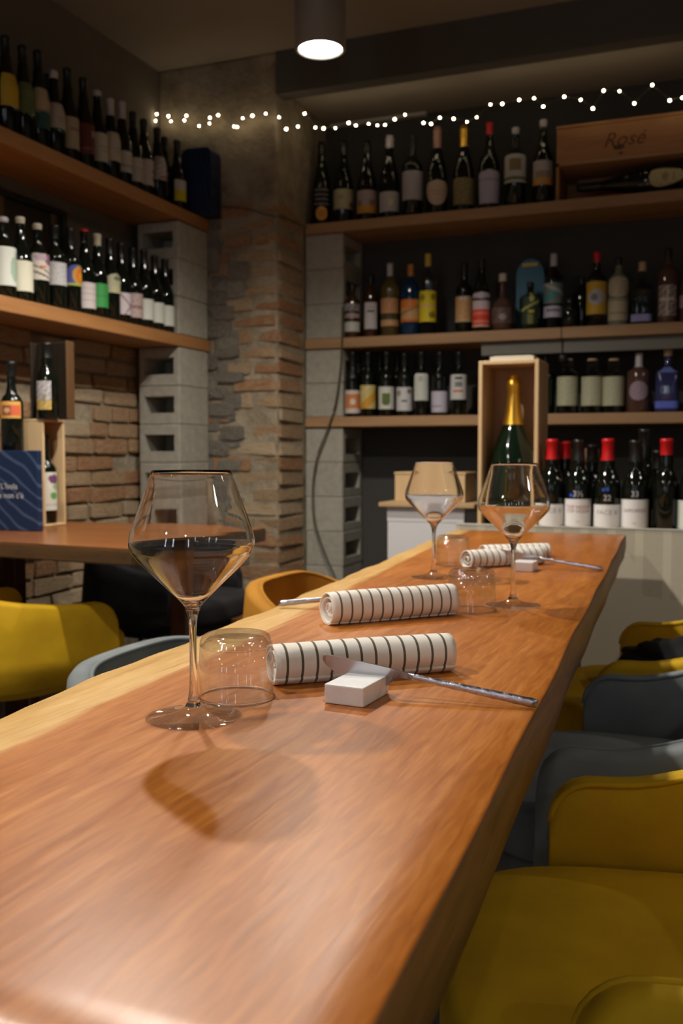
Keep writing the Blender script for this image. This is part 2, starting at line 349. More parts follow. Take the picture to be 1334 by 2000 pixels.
def spline(pts, n=8):
    P = [Vector(p) for p in pts]; P = [P[0] * 2 - P[1]] + P + [P[-1] * 2 - P[-2]]; out = []
    for i in range(1, len(P) - 2):
        for k in range(n):
            t = k / n; a, b, c, d = P[i - 1], P[i], P[i + 1], P[i + 2]
            out.append(0.5 * ((2 * b) + (c - a) * t + (2 * a - 5 * b + 4 * c - d) * t * t + (3 * b - a - 3 * c + d) * t ** 3))
    out.append(P[-2]); return out
def text_mesh(s, size, shear=0.0, ext=0.0):
    cu = bpy.data.curves.new('lettering', 'FONT'); cu.body = s; cu.size = size; cu.align_x = 'CENTER'; cu.align_y = 'CENTER'; cu.shear = shear; cu.extrude = ext; cu.resolution_u = 3
    to = bpy.data.objects.new('lettering', cu); COL.objects.link(to)
    dg = bpy.context.evaluated_depsgraph_get(); dg.update()
    me = bpy.data.meshes.new_from_object(to.evaluated_get(dg)); bpy.data.objects.remove(to); bpy.data.curves.remove(cu)
    return me
def lettering(s, size, mat, parent, place, name='lettering', shear=0.0, sx=1.0):
    me = text_mesh(s, size, shear)
    bm = bmesh.new(); bm.from_mesh(me); bpy.data.meshes.remove(me)
    bmesh.ops.subdivide_edges(bm, edges=[e for e in bm.edges if e.calc_length() > size * 0.25], cuts=2)
    for v in bm.verts: v.co = place(v.co.x * sx, v.co.y)
    bmesh.ops.recalc_face_normals(bm, faces=bm.faces)
    return mesh(name, bm, mat, parent)

# ================================================================ ROOM SHELL
XL, YB, ZC = -2.50, 4.57, 2.80
struct(boxo('floor', (XL - .1, 3.2, -3.2, YB + .1, -0.06, 0), M['floor'], bev=0))
struct(boxo('ceiling', (XL - .1, 3.2, -3.2, YB + .1, ZC, ZC + .06), M['ceiling'], bev=0))
wall_left = struct(boxo('wall_left', (XL - .1, XL, -3.2, YB + .1, 0, ZC), M['plaster_dark'], bev=0))
struct(boxo('wall_back', (XL, 3.2, YB, YB + .1, 0, ZC), M['back_wall'], bev=0))
struct(boxo('wall_right', (3.1, 3.2, -3.2, YB, 0, ZC), M['far_wall'], bev=0))
wf = struct(boxo('wall_front', (XL, 3.1, -3.2, -3.1, 0, ZC), M['far_wall'], bev=0))
# dark beam face and lower soffit in front of the back shelves
bm = bmesh.new(); box(bm, -1.885, 3.1, 3.97, 4.05, 2.612, ZC)
struct(mesh('ceiling_beam', bm, M['beam']))
struct(boxo('ceiling_soffit', (-1.885, 3.1, 4.05, YB, 2.655, ZC), M['ceiling'], bev=0))
struct(boxo('trim_1', (-1.86, -1.36, 4.535, 4.568, 2.640, 2.655), M['white_trim'], bev=0.001))
# unseen narrow windows added for soft fill and upright streaks in the glassware
for i, (x0, x1) in enumerate(((-1.75, -1.60), (-0.75, -0.60), (1.2, 1.35))):
    fr = struct(boxo('added_window_%d' % (i + 1), (x0 - .06, x1 + .06, -3.1, -3.07, 0.85, 2.35), M['dark_wood'], bev=0.002))
    boxo('pane', (x0, x1, -3.075, -3.06, 0.91, 2.29), M['pane'], fr, bev=0)

# ---------------------------------------------------------------- brick pieces
def brick_variant(seed, rough=0.10, cuts=2):
    rnd = random.Random(seed); bm = bmesh.new(); bmesh.ops.create_cube(bm, size=1)
    bmesh.ops.bevel(bm, geom=list(bm.edges), offset=0.07, segments=1, affect='EDGES')
    for v in bm.verts: v.co += Vector((rnd.uniform(-1, 1) * .04, rnd.uniform(-1, 1) * rough * .3, rnd.uniform(-1, 1) * rough * .7))
    me = bpy.data.meshes.new('brick'); bm.to_mesh(me); bm.free(); me.materials.append(M['brick']); return me
def stone_variant(seed):
    rnd = random.Random(seed); bm = bmesh.new(); bmesh.ops.create_icosphere(bm, subdivisions=2, radius=0.62)
    for v in bm.verts:
        v.co = Vector([max(-.5, min(.5, c * 1.25)) for c in v.co]) + Vector([rnd.uniform(-1, 1) * .06 for _ in range(3)])
    me = bpy.data.meshes.new('stone'); bm.to_mesh(me); bm.free(); me.materials.append(M['stone'])
    return me
BV = [brick_variant(s) for s in range(8)]; SV = [stone_variant(s + 50) for s in range(6)]
rb = random.Random(3)
def piece(kind, parent, c, dim, rz=0.0):
    me = rb.choice(BV if kind == 'brick' else SV); o = bpy.data.objects.new(kind, me); COL.objects.link(o); o.parent = parent
    o.location = c; o.scale = dim; o.rotation_euler = (rb.uniform(-.02, .02), rb.uniform(-.02, .02), rz + rb.uniform(-.02, .02)); return o
# brick band of the left wall under the shelves
brick_bed = struct(boxo('wall_left_brick_bed', (XL - .005, XL + .012, 2.45, 3.97, 0.0, 1.47), M['mortar'], bev=0))
z = 0.32; k = 0
while z < 1.44:
    h = rb.uniform(.052, .062); y = 2.62 - (0.12 if k % 2 else 0)
    while y < 3.70:
        L_ = rb.choice((.23, .24, .25, .125)) * rb.uniform(.94, 1.04)
        if rb.random() > 0.06: piece('brick', brick_bed, (XL + .010, y + L_ / 2, z + h / 2), (.03 + rb.uniform(0, .016), L_, h))
        y += L_ + rb.uniform(.008, .018)
    z += h + rb.uniform(.009, .015); k += 1
# exposed masonry pillar in the corner
px1 = -1.885
pillar = struct(boxo('wall_pillar', (XL, px1 - .004, 3.976, YB - .001, 0, ZC), M['mortar'], bev=0.012))
z = 0.35; k = 0
while z < 2.10:
    h = rb.uniform(.055, .066); wd = (.235 if k % 2 else .125) * rb.uniform(.92, 1.08)
    flat = z > 2.02
    pr = -.001 if flat else rb.uniform(-.002, .004)
    # the corner brick shows on both faces
    piece('brick', pillar, (px1 - wd / 2 + pr * .5, 3.973 + .146 - pr, z + h / 2), (wd, .292, h))
    if k % 2: pass
    x = px1 - wd - .012
    while x > -2.30:
        if z < 1.98 and rb.random() < 0.5 and x < -2.02: break
        w_ = rb.uniform(.11, .24)
        piece('brick', pillar, (x - w_ / 2, 3.985 - (0 if flat else rb.uniform(-.003, .006)), z + h / 2), (w_, .03, h)); x -= w_ + .012
    z += h + rb.uniform(.010, .016); k += 1
for i in range(46):
    sx_ = rb.uniform(-2.28, -2.08); sz = 0.4 + i * 0.037
    piece('stone', pillar, (sx_, 3.985, sz), (rb.uniform(.09, .17), rb.uniform(.03, .055), rb.uniform(.05, .10)))

# ---------------------------------------------------------------- hollow concrete block piers
def block_mesh(w, d, h, face):
    """w along X, d along Y; hollow seen on face '-y' or '+x'"""
    bm = bmesh.new(); box(bm, -w / 2, w / 2, -d / 2, d / 2, 0, h, bev=0.004, seg=1)
    bm.faces.ensure_lookup_table()
    nrm = Vector((0, -1, 0)) if face == '-y' else Vector((1, 0, 0))
    f = max(bm.faces, key=lambda f: (f.normal.dot(nrm) > .9) * f.calc_area())
    vs = list(f.verts); c = f.calc_center_median()
    nf = bmesh.ops.inset_region(bm, faces=[f], thickness=0.02)
    sx, sz = (0.80, 0.60)
    for v in f.verts:
        if face == '-y': v.co.x = math.copysign(w / 2 * .74, v.co.x); v.co.z = h * (.30 if v.co.z < h / 2 else .74)
        else: v.co.y = math.copysign(d / 2 * .74, v.co.y); v.co.z = h * (.24 if v.co.z < h / 2 else .70)
    ex = bmesh.ops.extrude_face_region(bm, geom=[f]); nv = [g for g in ex['geom'] if isinstance(g, bmesh.types.BMVert)]
    bmesh.ops.delete(bm, geom=[f], context='FACES_ONLY') if f.is_valid and f not in ex['geom'] else None
    bmesh.ops.translate(bm, verts=nv, vec=-nrm * 0.18)
    bmesh.ops.recalc_face_normals(bm, faces=bm.faces)
    me = bpy.data.meshes.new('concrete_block'); bm.to_mesh(me); bm.free(); me.materials.append(M['block']); return me
def pier(label, x0, x1, y0, y1, segs, face):
    t = thing('block_pier', label, 'pier', ((x0 + x1) / 2, (y0 + y1) / 2, 0))
    cache = {}
    for z0, hs in segs:
        for h in hs:
            key = round(h, 3)
            if key not in cache: cache[key] = block_mesh(x1 - x0, y1 - y0, h - .0008, face)
            o = obj('concrete_block', cache[key], None, t); o.location = (rb.uniform(-.002, .002), rb.uniform(-.002, .002), z0); z0 += h
pier('grey hollow block pier under the left shelves with slots facing forward', -2.445, -2.235, 3.697, 3.955,
     [(0, [.112] + [.171] * 8), (1.536, [.1645] * 3)], '-y')
pier('grey hollow block pier at the left end of the back shelves', -1.884, -1.690, 4.285, 4.555,
     [(0, [.125] + [.168] * 6), (1.184, [.162] * 2), (1.559, [.165] * 3)], '+x')

# ---------------------------------------------------------------- shelves
tag(boxo('wall_shelf', (XL + .004, -2.23, 0.6, 3.972, 2.034, 2.088), M['shelf_l'], bev=.004), 'upper warm pine shelf along the left wall', 'shelf')
tag(boxo('wall_shelf', (XL + .016, -2.23, 0.6, 3.966, 1.482, 1.534), M['shelf_l'], bev=.004), 'lower warm pine shelf along the left wall', 'shelf')
XJ = ony(1097, 650, 4.27).x
tag(boxo('wall_shelf', (-1.880, 1.9, 4.27, YB - .002, 2.056, 2.104), M['shelf_r'], bev=.004), 'top pale wood shelf on the back wall carrying large bottles and a crate', 'shelf')
s2 = tag(boxo('wall_shelf', (-1.880, XJ - .002, 4.27, YB - .002, 1.510, 1.558), M['shelf_r'], bev=.004), 'middle back wall shelf board left of the joint, under spirit bottles', 'shelf')
s2b = tag(boxo('wall_shelf', (XJ + .001, 1.9, 4.27, YB - .002, 1.510, 1.558), M['shelf_r'], bev=.004), 'middle back wall shelf board right of the joint, under the red capped bottle', 'shelf')
tag(boxo('wall_shelf', (-1.880, 1.9, 4.27, YB - .002, 1.136, 1.183), M['shelf_r'], bev=.004), 'lowest wooden shelf on the back wall below the short glass jars', 'shelf')
boxo('support_rail', (ony(940, 670, 4.30).x, XJ - .003, 4.30, 4.335, 1.450, 1.509), M['rail'], s2, bev=.002)
boxo('support_rail', (XJ + .003, 1.9, 4.30, 4.335, 1.450, 1.509), M['rail'], s2b, bev=.002)
b_ = obj('cable_grommet', None) if False else None
bm = bmesh.new(); lathe(bm, [(.012, 0), (.02, .008), (.02, .03), (.008, .04)], 16)
mesh('cable_clip', bm, M['black_metal'], s2b, True, loc=(XJ, 4.315, 1.4095))

# ================================================================ MAIN TABLE
RIGHT = [(0.318, -.130), (.52, -.141), (.90, -.159), (1.35, -.183), (2.2, -.224), (3.04, -.266)]
LEFT = [(0.318, -.612), (.60, -.628), (.72, -.637), (.81, -.648), (.90, -.652), (1.07, -.660), (1.20, -.667), (1.324, -.672), (1.75, -.705), (2.06, -.727), (2.48, -.765), (3.04, -.806)]
SAPW = [(.3, .07), (.73, .072), (1.23, .082), (1.5, .064), (2.17, .05), (3.1, .05)]
def lerp(tb, v):
    if v <= tb[0][0]: return tb[0][1]
    for (a, x), (b, y) in zip(tb, tb[1:]):
        if v <= b: return x + (y - x) * (v - a) / (b - a)
    return tb[-1][1]
def table_slab():
    bm = bmesh.new(); uvl = bm.loops.layers.uv.new('plank')
    T = .76; TH = .07; rows = []
    ys = [.326 + (3.04 - .326) * i / 90 for i in range(91)]
    ys = [.319, .3198, .322] + ys
    for y in ys:
        e = max(0, .326 - y)          # rounded near end
        dz = 0.0 if e == 0 else (.012 - math.sqrt(max(0, .012 ** 2 - e ** 2)))
        if e: dz = e * .45
        yy = max(y, .326)
        l = lerp(LEFT, yy) + .003 * math.sin(yy * 19) + .002 * math.sin(yy * 47 + 1); r = lerp(RIGHT, yy) + .0012 * math.sin(yy * 13)
        row = []
        sec = [(l + .022, T - TH + dz), (l + .008, T - TH * .6), (l + .002, T - .012 - dz), (l + .003, T - .004 - dz), (l + .008, T - dz)]
        nx = 14
        for k in range(1, nx): sec.append((l + .008 + (r - .004 - l - .008) * k / nx, T - dz))
        sec += [(r - .004, T - dz), (r - .0015, T - .0012 - dz), (r, T - .005 - dz), (r + .001, T - TH * .5), (r - .004, T - TH + dz)]
        for x, z in sec: row.append(bm.verts.new((x, y, z)))
        rows.append((y, l, row))
    n = len(rows[0][2])
    def setuv(f):
        for lp in f.loops:
            c = lp.vert.co; l = lerp(LEFT, c.y); lp[uvl].uv = (max(0, (c.x - l)) / lerp(SAPW, c.y), c.y)
    for (ya, la, a), (yb, lb, b) in zip(rows, rows[1:]):
        for k in range(n):
            q = (k + 1) % n; f = bm.faces.new((a[k], a[q], b[q], b[k])); f.smooth = (k < n - 1); setuv(f)
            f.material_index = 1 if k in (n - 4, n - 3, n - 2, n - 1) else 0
    f = bm.faces.new(rows[0][2]); f.material_index = 0; setuv(f)
    f = bm.faces.new(list(reversed(rows[-1][2]))); f.material_index = 1; setuv(f)
    bmesh.ops.recalc_face_normals(bm, faces=bm.faces)
    return bm
tb = thing('bar_table', 'long orange brown live edge table with pale sapwood rim in the foreground', 'table', (-.45, 1.7, 0))
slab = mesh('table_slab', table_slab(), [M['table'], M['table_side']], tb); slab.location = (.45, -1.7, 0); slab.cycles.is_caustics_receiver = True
for yy in (.75, 2.75):
    bm = bmesh.new()
    for sx_ in (-.10, .06): box(bm, sx_ - .03, sx_ + .03, yy - 1.7 - .03, yy - 1.7 + .03, .02, .688)
    box(bm, -.17, .13, yy - 1.7 - .035, yy - 1.7 + .035, 0, .02); box(bm, -.15, .12, yy - 1.7 - .035, yy - 1.7 + .035, .67, .6885)
    mesh('leg_frame', bm, M['black_metal'], tb)

# ================================================================ SIDE TABLE at the left wall
st = thing('side_table', 'brown wooden side table at the left wall holding boxes and bottles', 'table', (-1.95, 2.5, 0))
bm = bmesh.new()
pts = [(-2.48, 2.12), (-1.89, 2.150), (-1.416, 2.104), (-1.405, 2.50), (-1.412, 2.88), (-2.48, 2.89)]
vt = [bm.verts.new((x + 1.95, y - 2.5, .76)) for x, y in pts]; f = bm.faces.new(vt)
ex = bmesh.ops.extrude_face_region(bm, geom=[f]); bmesh.ops.translate(bm, vec=(0, 0, -.045), verts=[g for g in ex['geom'] if isinstance(g, bmesh.types.BMVert)])
bmesh.ops.recalc_face_normals(bm, faces=bm.faces); bmesh.ops.bevel(bm, geom=list(bm.edges), offset=.004, segments=2, affect='EDGES')
bm.normal_update()
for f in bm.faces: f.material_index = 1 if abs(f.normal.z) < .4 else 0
mesh('table_top', bm, [M['small_table'], M['small_edge_shade']], st)
for x, y in ((-1.69, 2.80), (-2.30, 2.18), (-2.40, 2.80)):
    boxo('leg', (x + 1.95 - .03, x + 1.95 + .03, y - 2.5 - .03, y - 2.5 + .03, 0, .716), M['dark_wood'], st, bev=.004)

# ================================================================ BOTTLES
def prof(kind, r, h, nr=.0145):
    if kind == 'bordeaux': p = [(r * .9, 0), (r, .004), (r, h * .60), (r * .96, h * .635), (r * .75, h * .675), (r * .5, h * .705), (nr + .002, h * .74), (nr, h * .78), (nr, h * .955), (nr + .0015, h * .96), (nr + .0015, h * .985), (nr - .001, h)]
    elif kind == 'burgundy': p = [(r * .9, 0), (r, .004), (r, h * .48), (r * .97, h * .52), (r * .86, h * .575), (r * .68, h * .64), (r * .5, h * .70), (nr + .004, h * .77), (nr, h * .84), (nr, h * .955), (nr + .0015, h * .96), (nr + .0015, h * .985), (nr - .001, h)]
    elif kind == 'champagne': p = [(r * .92, 0), (r, .006), (r, h * .42), (r * .97, h * .48), (r * .84, h * .56), (r * .66, h * .64), (r * .48, h * .72), (r * .36, h * .80), (nr + .004, h * .90), (nr + .002, h * .93), (nr + .005, h * .94), (nr + .005, h * .965), (nr, h * .975), (nr + .002, h)]
    elif kind == 'flute': p = [(r * .9, 0), (r, .004), (r, h * .36), (r * .95, h * .42), (r * .80, h * .52), (r * .62, h * .62), (r * .46, h * .72), (nr + .003, h * .82), (nr, h * .9), (nr, h * .955), (nr + .0015, h * .96), (nr + .0015, h * .985), (nr - .001, h)]
    elif kind == 'spirit': p = [(r * .93, 0), (r, .006), (r, h * .66), (r * .93, h * .70), (r * .65, h * .735), (nr + .006, h * .765), (nr, h * .80), (nr, h * .97), (nr - .001, h)]
    elif kind == 'jar': p = [(r * .93, 0), (r, .005), (r, h * .70), (r * .96, h * .755), (r * .80, h * .80), (nr + .007, h * .83), (nr + .006, h * .91), (nr + .010, h * .93), (nr + .010, h)]
    elif kind == 'round': p = [(r * .75, 0), (r * .88, .004), (r, h * .16), (r, h * .42), (r * .93, h * .53), (r * .70, h * .62), (r * .42, h * .67), (nr, h * .72), (nr, h * .86), (nr + .002, h)]
    elif kind == 'jeroboam': p = [(r * .92, 0), (r, .006), (r, h * .30), (r * .97, h * .38), (r * .88, h * .46), (r * .72, h * .54), (r * .53, h * .61), (.034, h * .67), (.027, h * .74), (.0215, h * .83), (.019, h * .895), (.023, h * .91), (.023, h * .955), (.017, h * .965), (.020, h * .985), (.014, h)]
    elif kind == 'squat': p = [(r * .9, 0), (r, .004), (r, h * .56), (r * .9, h * .62), (r * .55, h * .70), (nr + .002, h * .78), (nr, h * .9), (nr, h)]
    return p
def rad_at(p, z):
    for (r0, z0), (r1, z1) in zip(p, p[1:]):
        if z <= z1 and z1 > z0: return r0 + (r1 - r0) * (z - z0) / (z1 - z0)
    return p[-1][0]
def label_mesh(p, z0, z1, face, half, shape, base, marks, nu=26, nv=26):
    bm = bmesh.new(); cl = bm.loops.layers.float_color.new('print'); g = []
    for j in range(nv + 1):
        v = j / nv; z = z0 + (z1 - z0) * v; wf_ = 1.0; zz = z
        if shape == 'oval': wf_ = max(.02, math.sqrt(max(0, 1 - (2 * v - 1) ** 2)))
        elif shape == 'shield': wf_ = max(.05, min(1, math.sqrt(max(0, 1 - max(0, (v - .72) / .28) ** 2)))) * (1 if v > .6 else max(.12, (v / .6) ** .45))
        elif shape == 'taper': wf_ = .80 + .2 * v if v < .85 else max(.1, math.sqrt(max(0, 1 - ((v - .85) / .152) ** 2)))
        elif shape == 'arch': wf_ = 1 if v < .6 else max(.05, math.sqrt(max(0, 1 - ((v - .6) / .402) ** 2)))
        row = []
        for i in range(nu + 1):
            a = face + half * wf_ * (2 * i / nu - 1); r = rad_at(p, z) + .0007
            row.append(bm.verts.new((r * math.cos(a), r * math.sin(a), zz)))
        g.append(row)
    for j in range(nv):
        for i in range(nu):
            f = bm.faces.new((g[j][i], g[j][i + 1], g[j + 1][i + 1], g[j + 1][i])); f.smooth = True
            u = (i + .5) / nu; v = (j + .5) / nv; c = base
            for s in marks:
                k = s[0]
                if k == 'r' and s[1] <= u <= s[3] and s[2] <= v <= s[4]: c = s[5]
                elif k == 'e' and ((u - s[1]) / s[3]) ** 2 + ((v - s[2]) / s[4]) ** 2 <= 1: c = s[5]
                elif k == 'd' and abs((v - s[2]) - s[4] * (u - s[1])) < s[3]: c = s[5]      # slanted stroke
                elif k == 'n' and math.sin(u * 31 + v * 17 + 3 * math.sin(v * 23 + u * 9)) > s[1]: c = s[2]
            for lp in f.loops: lp[cl] = (*[min(.8, q * 1.28) for q in c], 1)
    return bm
W = (.58, .57, .55); WG = (.52, .54, .50); CR = (.56, .50, .36); LV = (.46, .43, .50); DK = (.10, .09, .08); GR = (.25, .25, .24); PK = (.50, .40, .38); TN = (.50, .30, .14); YL = (.62, .45, .02)
TXT = lambda v=.5, c=GR: [('r', .25, v, .75, v + .05, c), ('r', .32, v - .12, .68, v - .08, c)]
def bottle(name, label, loc, h, r, kind='burgundy', glass='bottle_dark', cap=('black_foil', .06), lab=None, face=-PI / 2, half=1.15, cat='bottle', group=None, stopper=None, square=False, nr=.0145):
    """lab = (z0, z1, shape, base, marks) in metres above the base"""
    t = thing(name, label, cat, loc, 0, group); p = prof(kind, r, h, nr); n = 28
    bm = bmesh.new(); lathe(bm, p, n)
    if square:
        for v in bm.verts:
            rr = math.hypot(v.co.x, v.co.y)
            if rr > r * .6:
                a = math.atan2(v.co.y, v.co.x); k = (abs(math.cos(a)) ** 6 + abs(math.sin(a)) ** 6) ** (-1 / 6)
                v.co.x *= k * .92; v.co.y *= k * .92
    bmesh.ops.recalc_face_normals(bm, faces=bm.faces)
    mesh('bottle_glass', bm, M[glass], t, True)
    if cap:
        z0 = h - cap[1]; pts = [(rad_at(p, z0) + .0006, z0)]
        for (rr, z) in p:
            if z > z0 + .002: pts.append((rr + .0009, z + .0006))
        bm = bmesh.new(); lathe(bm, pts, 20, cap0=False); mesh('capsule', bm, M[cap[0]], t, True)
    if stopper:
        m_, rs, hs = stopper; bm = bmesh.new(); lathe(bm, [(rs * .9, 0), (rs, .002), (rs, hs - .002), (rs * .9, hs)], 18)
        mesh('stopper', bm, M[m_], t, True, loc=(0, 0, h - .002))
    labs = lab if isinstance(lab, list) else ([lab] if lab else [])
    for i, (z0, z1, shape, base, marks) in enumerate(labs):
        pp = p
        if square: pp = [(rr * .93 if rr > r * .6 else rr, zz) for rr, zz in p]
        bm = label_mesh(pp, z0, z1, face, half, shape, base, marks, nu=24, nv=max(6, min(24, int((z1 - z0) / .004))))
        if square:
            for v in bm.verts:
                a = math.atan2(v.co.y, v.co.x); k = (abs(math.cos(a)) ** 6 + abs(math.sin(a)) ** 6) ** (-1 / 6); v.co.x *= k * .995; v.co.y *= k * .995
        mesh('label', bm, M['print'], t)
    t['r'] = r; return t, p
def wrap(t, p, s, size, mat, z, face, sx=1.0, off=0.0012, du=0.0):
    def pl(x, y):
        zz = z + y; r = rad_at(p, zz) + off; a = face + (x + du) / r
        return Vector((r * math.cos(a), r * math.sin(a), zz))
    return lettering(s, size, M[mat], t, pl, sx=sx)

# --- left wall shelves: px of the neck, py of the top, py label top / bottom
def Lb(px, top, lt, lb_, shelf, label, kind='burgundy', cap=('black_foil', .062), base=W, marks=(), shape='rect', lane=-2.31, r=.0395, glass='bottle_dark', face=-.12, half=1.25, group=None, **kw):
    zs = {1: 2.0885, 2: 1.5345}[shelf]; lane = -2.273 if (shelf == 2 and lane == -2.31) else lane; P = onx(px, (top + lt) / 2, lane); S = FPX / (P.y * FW[1] + P.x * FW[0])
    h = onx(px, top, lane).z - zs
    # the label hangs on the side that faces the room
    z1 = onx(px, lt, lane).z - zs if lt else 0; z0 = onx(px, lb_, lane).z - zs if lt else 0
    h = max(.27, min(.36, h)); z0 = max(.012, z0)
    lab = (z0, min(z1, h * .62), shape, base, list(marks)) if lt else None
    return bottle('wine_bottle', label, (lane, P.y, zs), h, r, kind, glass, cap, lab, face, half, group=group, **kw)
RD = (.22, .03, .03); GN = (.03, .22, .05)
Lb(11, 72, 147, 212, 1, 'wine bottle with plain yellow label, nearest on the upper left shelf', base=(.48, .33, .03), marks=TXT(.75, (.35, .24, .02)))
Lb(44, 91, 163, 225, 1, 'wine bottle with olive green label on the upper left shelf', base=(.085, .13, .05), marks=TXT(.66, (.16, .2, .1)))
Lb(74, 96, 167, 255, 1, 'wine bottle with cream and teal label on the upper left shelf', base=(.38, .33, .22), marks=[('r', 0, 0, 1, .42, (.02, .07, .07)), ('e', .72, .78, .16, .1, (.22, .17, .09)), ('d', 0, .40, .03, .1, (.2, .22, .18))])
Lb(105, 139, 203, 255, 1, 'wine bottle with pale grey label and white cap on the upper left shelf', cap=('white_foil', .03), base=(.38, .37, .33), marks=TXT(.4))
Lb(90, 140, 0, 0, 1, 'plain dark bottle in the back row of the upper left shelf', lane=-2.42, r=.036)
Lb(132, 135, 233, 294, 1, 'tall black necked bottle with beige label low on its body, upper left shelf', base=(.33, .29, .21), marks=TXT(.6, (.2, .16, .1)))
Lb(163, 154, 246, 304, 1, 'wine bottle with dark red label on the upper left shelf', base=(.10, .022, .02), marks=[('r', .5, .6, .8, .8, (.3, .2, .18)), ('d', .1, .15, .03, .1, (.18, .07, .06))])
Lb(190, 178, 264, 319, 1, 'bottle with white topped cap and cream label beside two white necked bottles', cap=('white_foil', .022), base=(.42, .40, .33), marks=TXT(.5))
Lb(215, 193, 262, 318, 1, 'left of two bottles with long white foil necks on the upper left shelf', cap=('white_foil', .07), base=(.42, .41, .35), marks=TXT(.4))
Lb(238, 200, 299, 340, 1, 'right of two bottles with long white foil necks, grey banded label', cap=('white_foil', .07), base=(.42, .42, .40), marks=[('r', 0, .25, 1, .4, (.25, .27, .26))])
Lb(260, 220, 312, 358, 1, 'white labelled wine bottle just right of the white necked pair, upper left shelf', base=(.43, .42, .41), marks=TXT(.55, (.3, .28, .28)))
Lb(281, 234, 315, 365, 1, 'wine bottle with white label and brick red mark at its lower corner', base=(.43, .40, .41), marks=[('r', .55, .2, .85, .38, (.24, .08, .06)), ('r', .5, .5, .85, .62, (.2, .18, .2))])
Lb(307, 251, 309, 355, 1, 'wine bottle with printed white label and thin red line, upper left shelf', base=(.42, .40, .41), marks=[('n', .55, (.24, .2, .22)), ('r', .3, .1, .8, .18, (.24, .1, .09))])
Lb(321, 256, 340, 386, 1, 'wine bottle with small greyish white label beside the white and yellow one', base=(.36, .34, .36), marks=[('n', .7, (.22, .2, .22))], lane=-2.395)
Lb(346, 275, 355, 396, 1, 'wine bottle with white over bright yellow label before the navy box', base=(.44, .43, .41), marks=[('r', 0, 0, 1, .5, (.50, .42, .01))])
TH = dict(kind='bordeaux')
Lb(7, 428, 480, 560, 2, 'bottle with tall white label and mint drawing, nearest on the lower left shelf', cap=('white_foil', .016), base=(.50, .53, .49), marks=[('e', .62, .45, .22, .32, (.28, .38, .31)), ('e', .75, .8, .14, .1, (.25, .34, .3))], **TH)
Lb(40, 425, 512, 571, 2, 'bottle with large blank cream label, second from the near end of the lower left shelf', cap=('cream_cap', .022), base=(.55, .54, .44), marks=[('e', .9, .72, .06, .08, (.3, .28, .2))])
Lb(73, 438, 486, 549, 2, 'bottle with purple and orange painted label on the lower left shelf', cap=('cream_cap', .02), base=(.50, .47, .42), marks=[('e', .7, .82, .28, .24, (.20, .09, .14)), ('e', .3, .85, .25, .14, (.36, .27, .33)), ('e', .38, .50, .13, .05, (.48, .14, .05)), ('d', .35, .20, .04, -.35, (.12, .09, .08)), ('d', .7, .28, .03, -.4, (.12, .09, .08))], **TH)
Lb(107, 440, 515, 559, 2, 'bottle with mid height light grey label on the lower left shelf', cap=('black_foil', .05), base=(.42, .42, .43), marks=[('n', .75, (.32, .32, .36))], **TH)
Lb(133, 425, 0, 0, 2, 'back row bottle with bright red foil neck on the lower left shelf', cap=('red_foil', .055), lane=-2.44, r=.034)
Lb(137, 446, 519, 560, 2, 'bottle with sunburst label in blue, orange and yellow on the lower left shelf', base=(.05, .05, .22), marks=[('e', .6, .5, .36, .46, (.40, .25, .02)), ('e', .62, .5, .26, .34, (.55, .13, .01)), ('e', .66, .45, .12, .2, (.60, .32, .02)), ('r', 0, 0, .8, .10, (.3, .34, .06))], shape='arch', **TH)
Lb(165, 449, 554, 604, 2, 'bottle with pinkish white ruled label left of the green labelled one', cap=('red_foil', .008), base=(.48, .43, .44), marks=[('r', .05, .3, .9, .33, (.36, .3, .32)), ('r', .05, .55, .9, .58, (.36, .3, .32)), ('r', .05, .75, .9, .78, (.4, .33, .34))], lane=-2.273)
Lb(190, 458, 556, 602, 2, 'bottle with bright green label and cream foil neck on the lower left shelf', cap=('cream_cap', .045), base=(.03, .24, .055), marks=[('r', .1, .45, .9, .52, (.02, .17, .04))])
Lb(214, 466, 536, 574, 2, 'bottle with arched cream and green label over a dark lower label', base=(.36, .36, .25), marks=[('e', .5, .75, .2, .12, (.12, .13, .06)), ('e', .5, .2, .3, .2, (.42, .40, .24))], shape='arch')
Lb(236, 475, 574, 616, 2, 'bottle with white label bearing a brown forked mark on the lower left shelf', base=(.46, .42, .46), marks=[('d', .45, .55, .05, -1.2, (.2, .09, .1)), ('d', .75, .62, .05, 1.4, (.2, .09, .1))])
Lb(259, 485, 575, 622, 2, 'bottle with dusty pink label and brown band on the lower left shelf', base=(.38, .29, .28), marks=[('r', 0, .36, 1, .52, (.17, .11, .11)), ('n', .8, (.3, .22, .22))])
for px_, tp, a, b2, q in ((281, 488, 586, 626, 'left'), (302, 500, 593, 632, 'middle'), (322, 507, 599, 638, 'right')):
    Lb(px_, tp, a, b2, 2, q + ' of three matching bottles with plain white labels by the block pier', base=(.50, .52, .48), marks=[('r', .3, .6, .7, .63, GR)], group='white labelled trio on the lower left shelf')
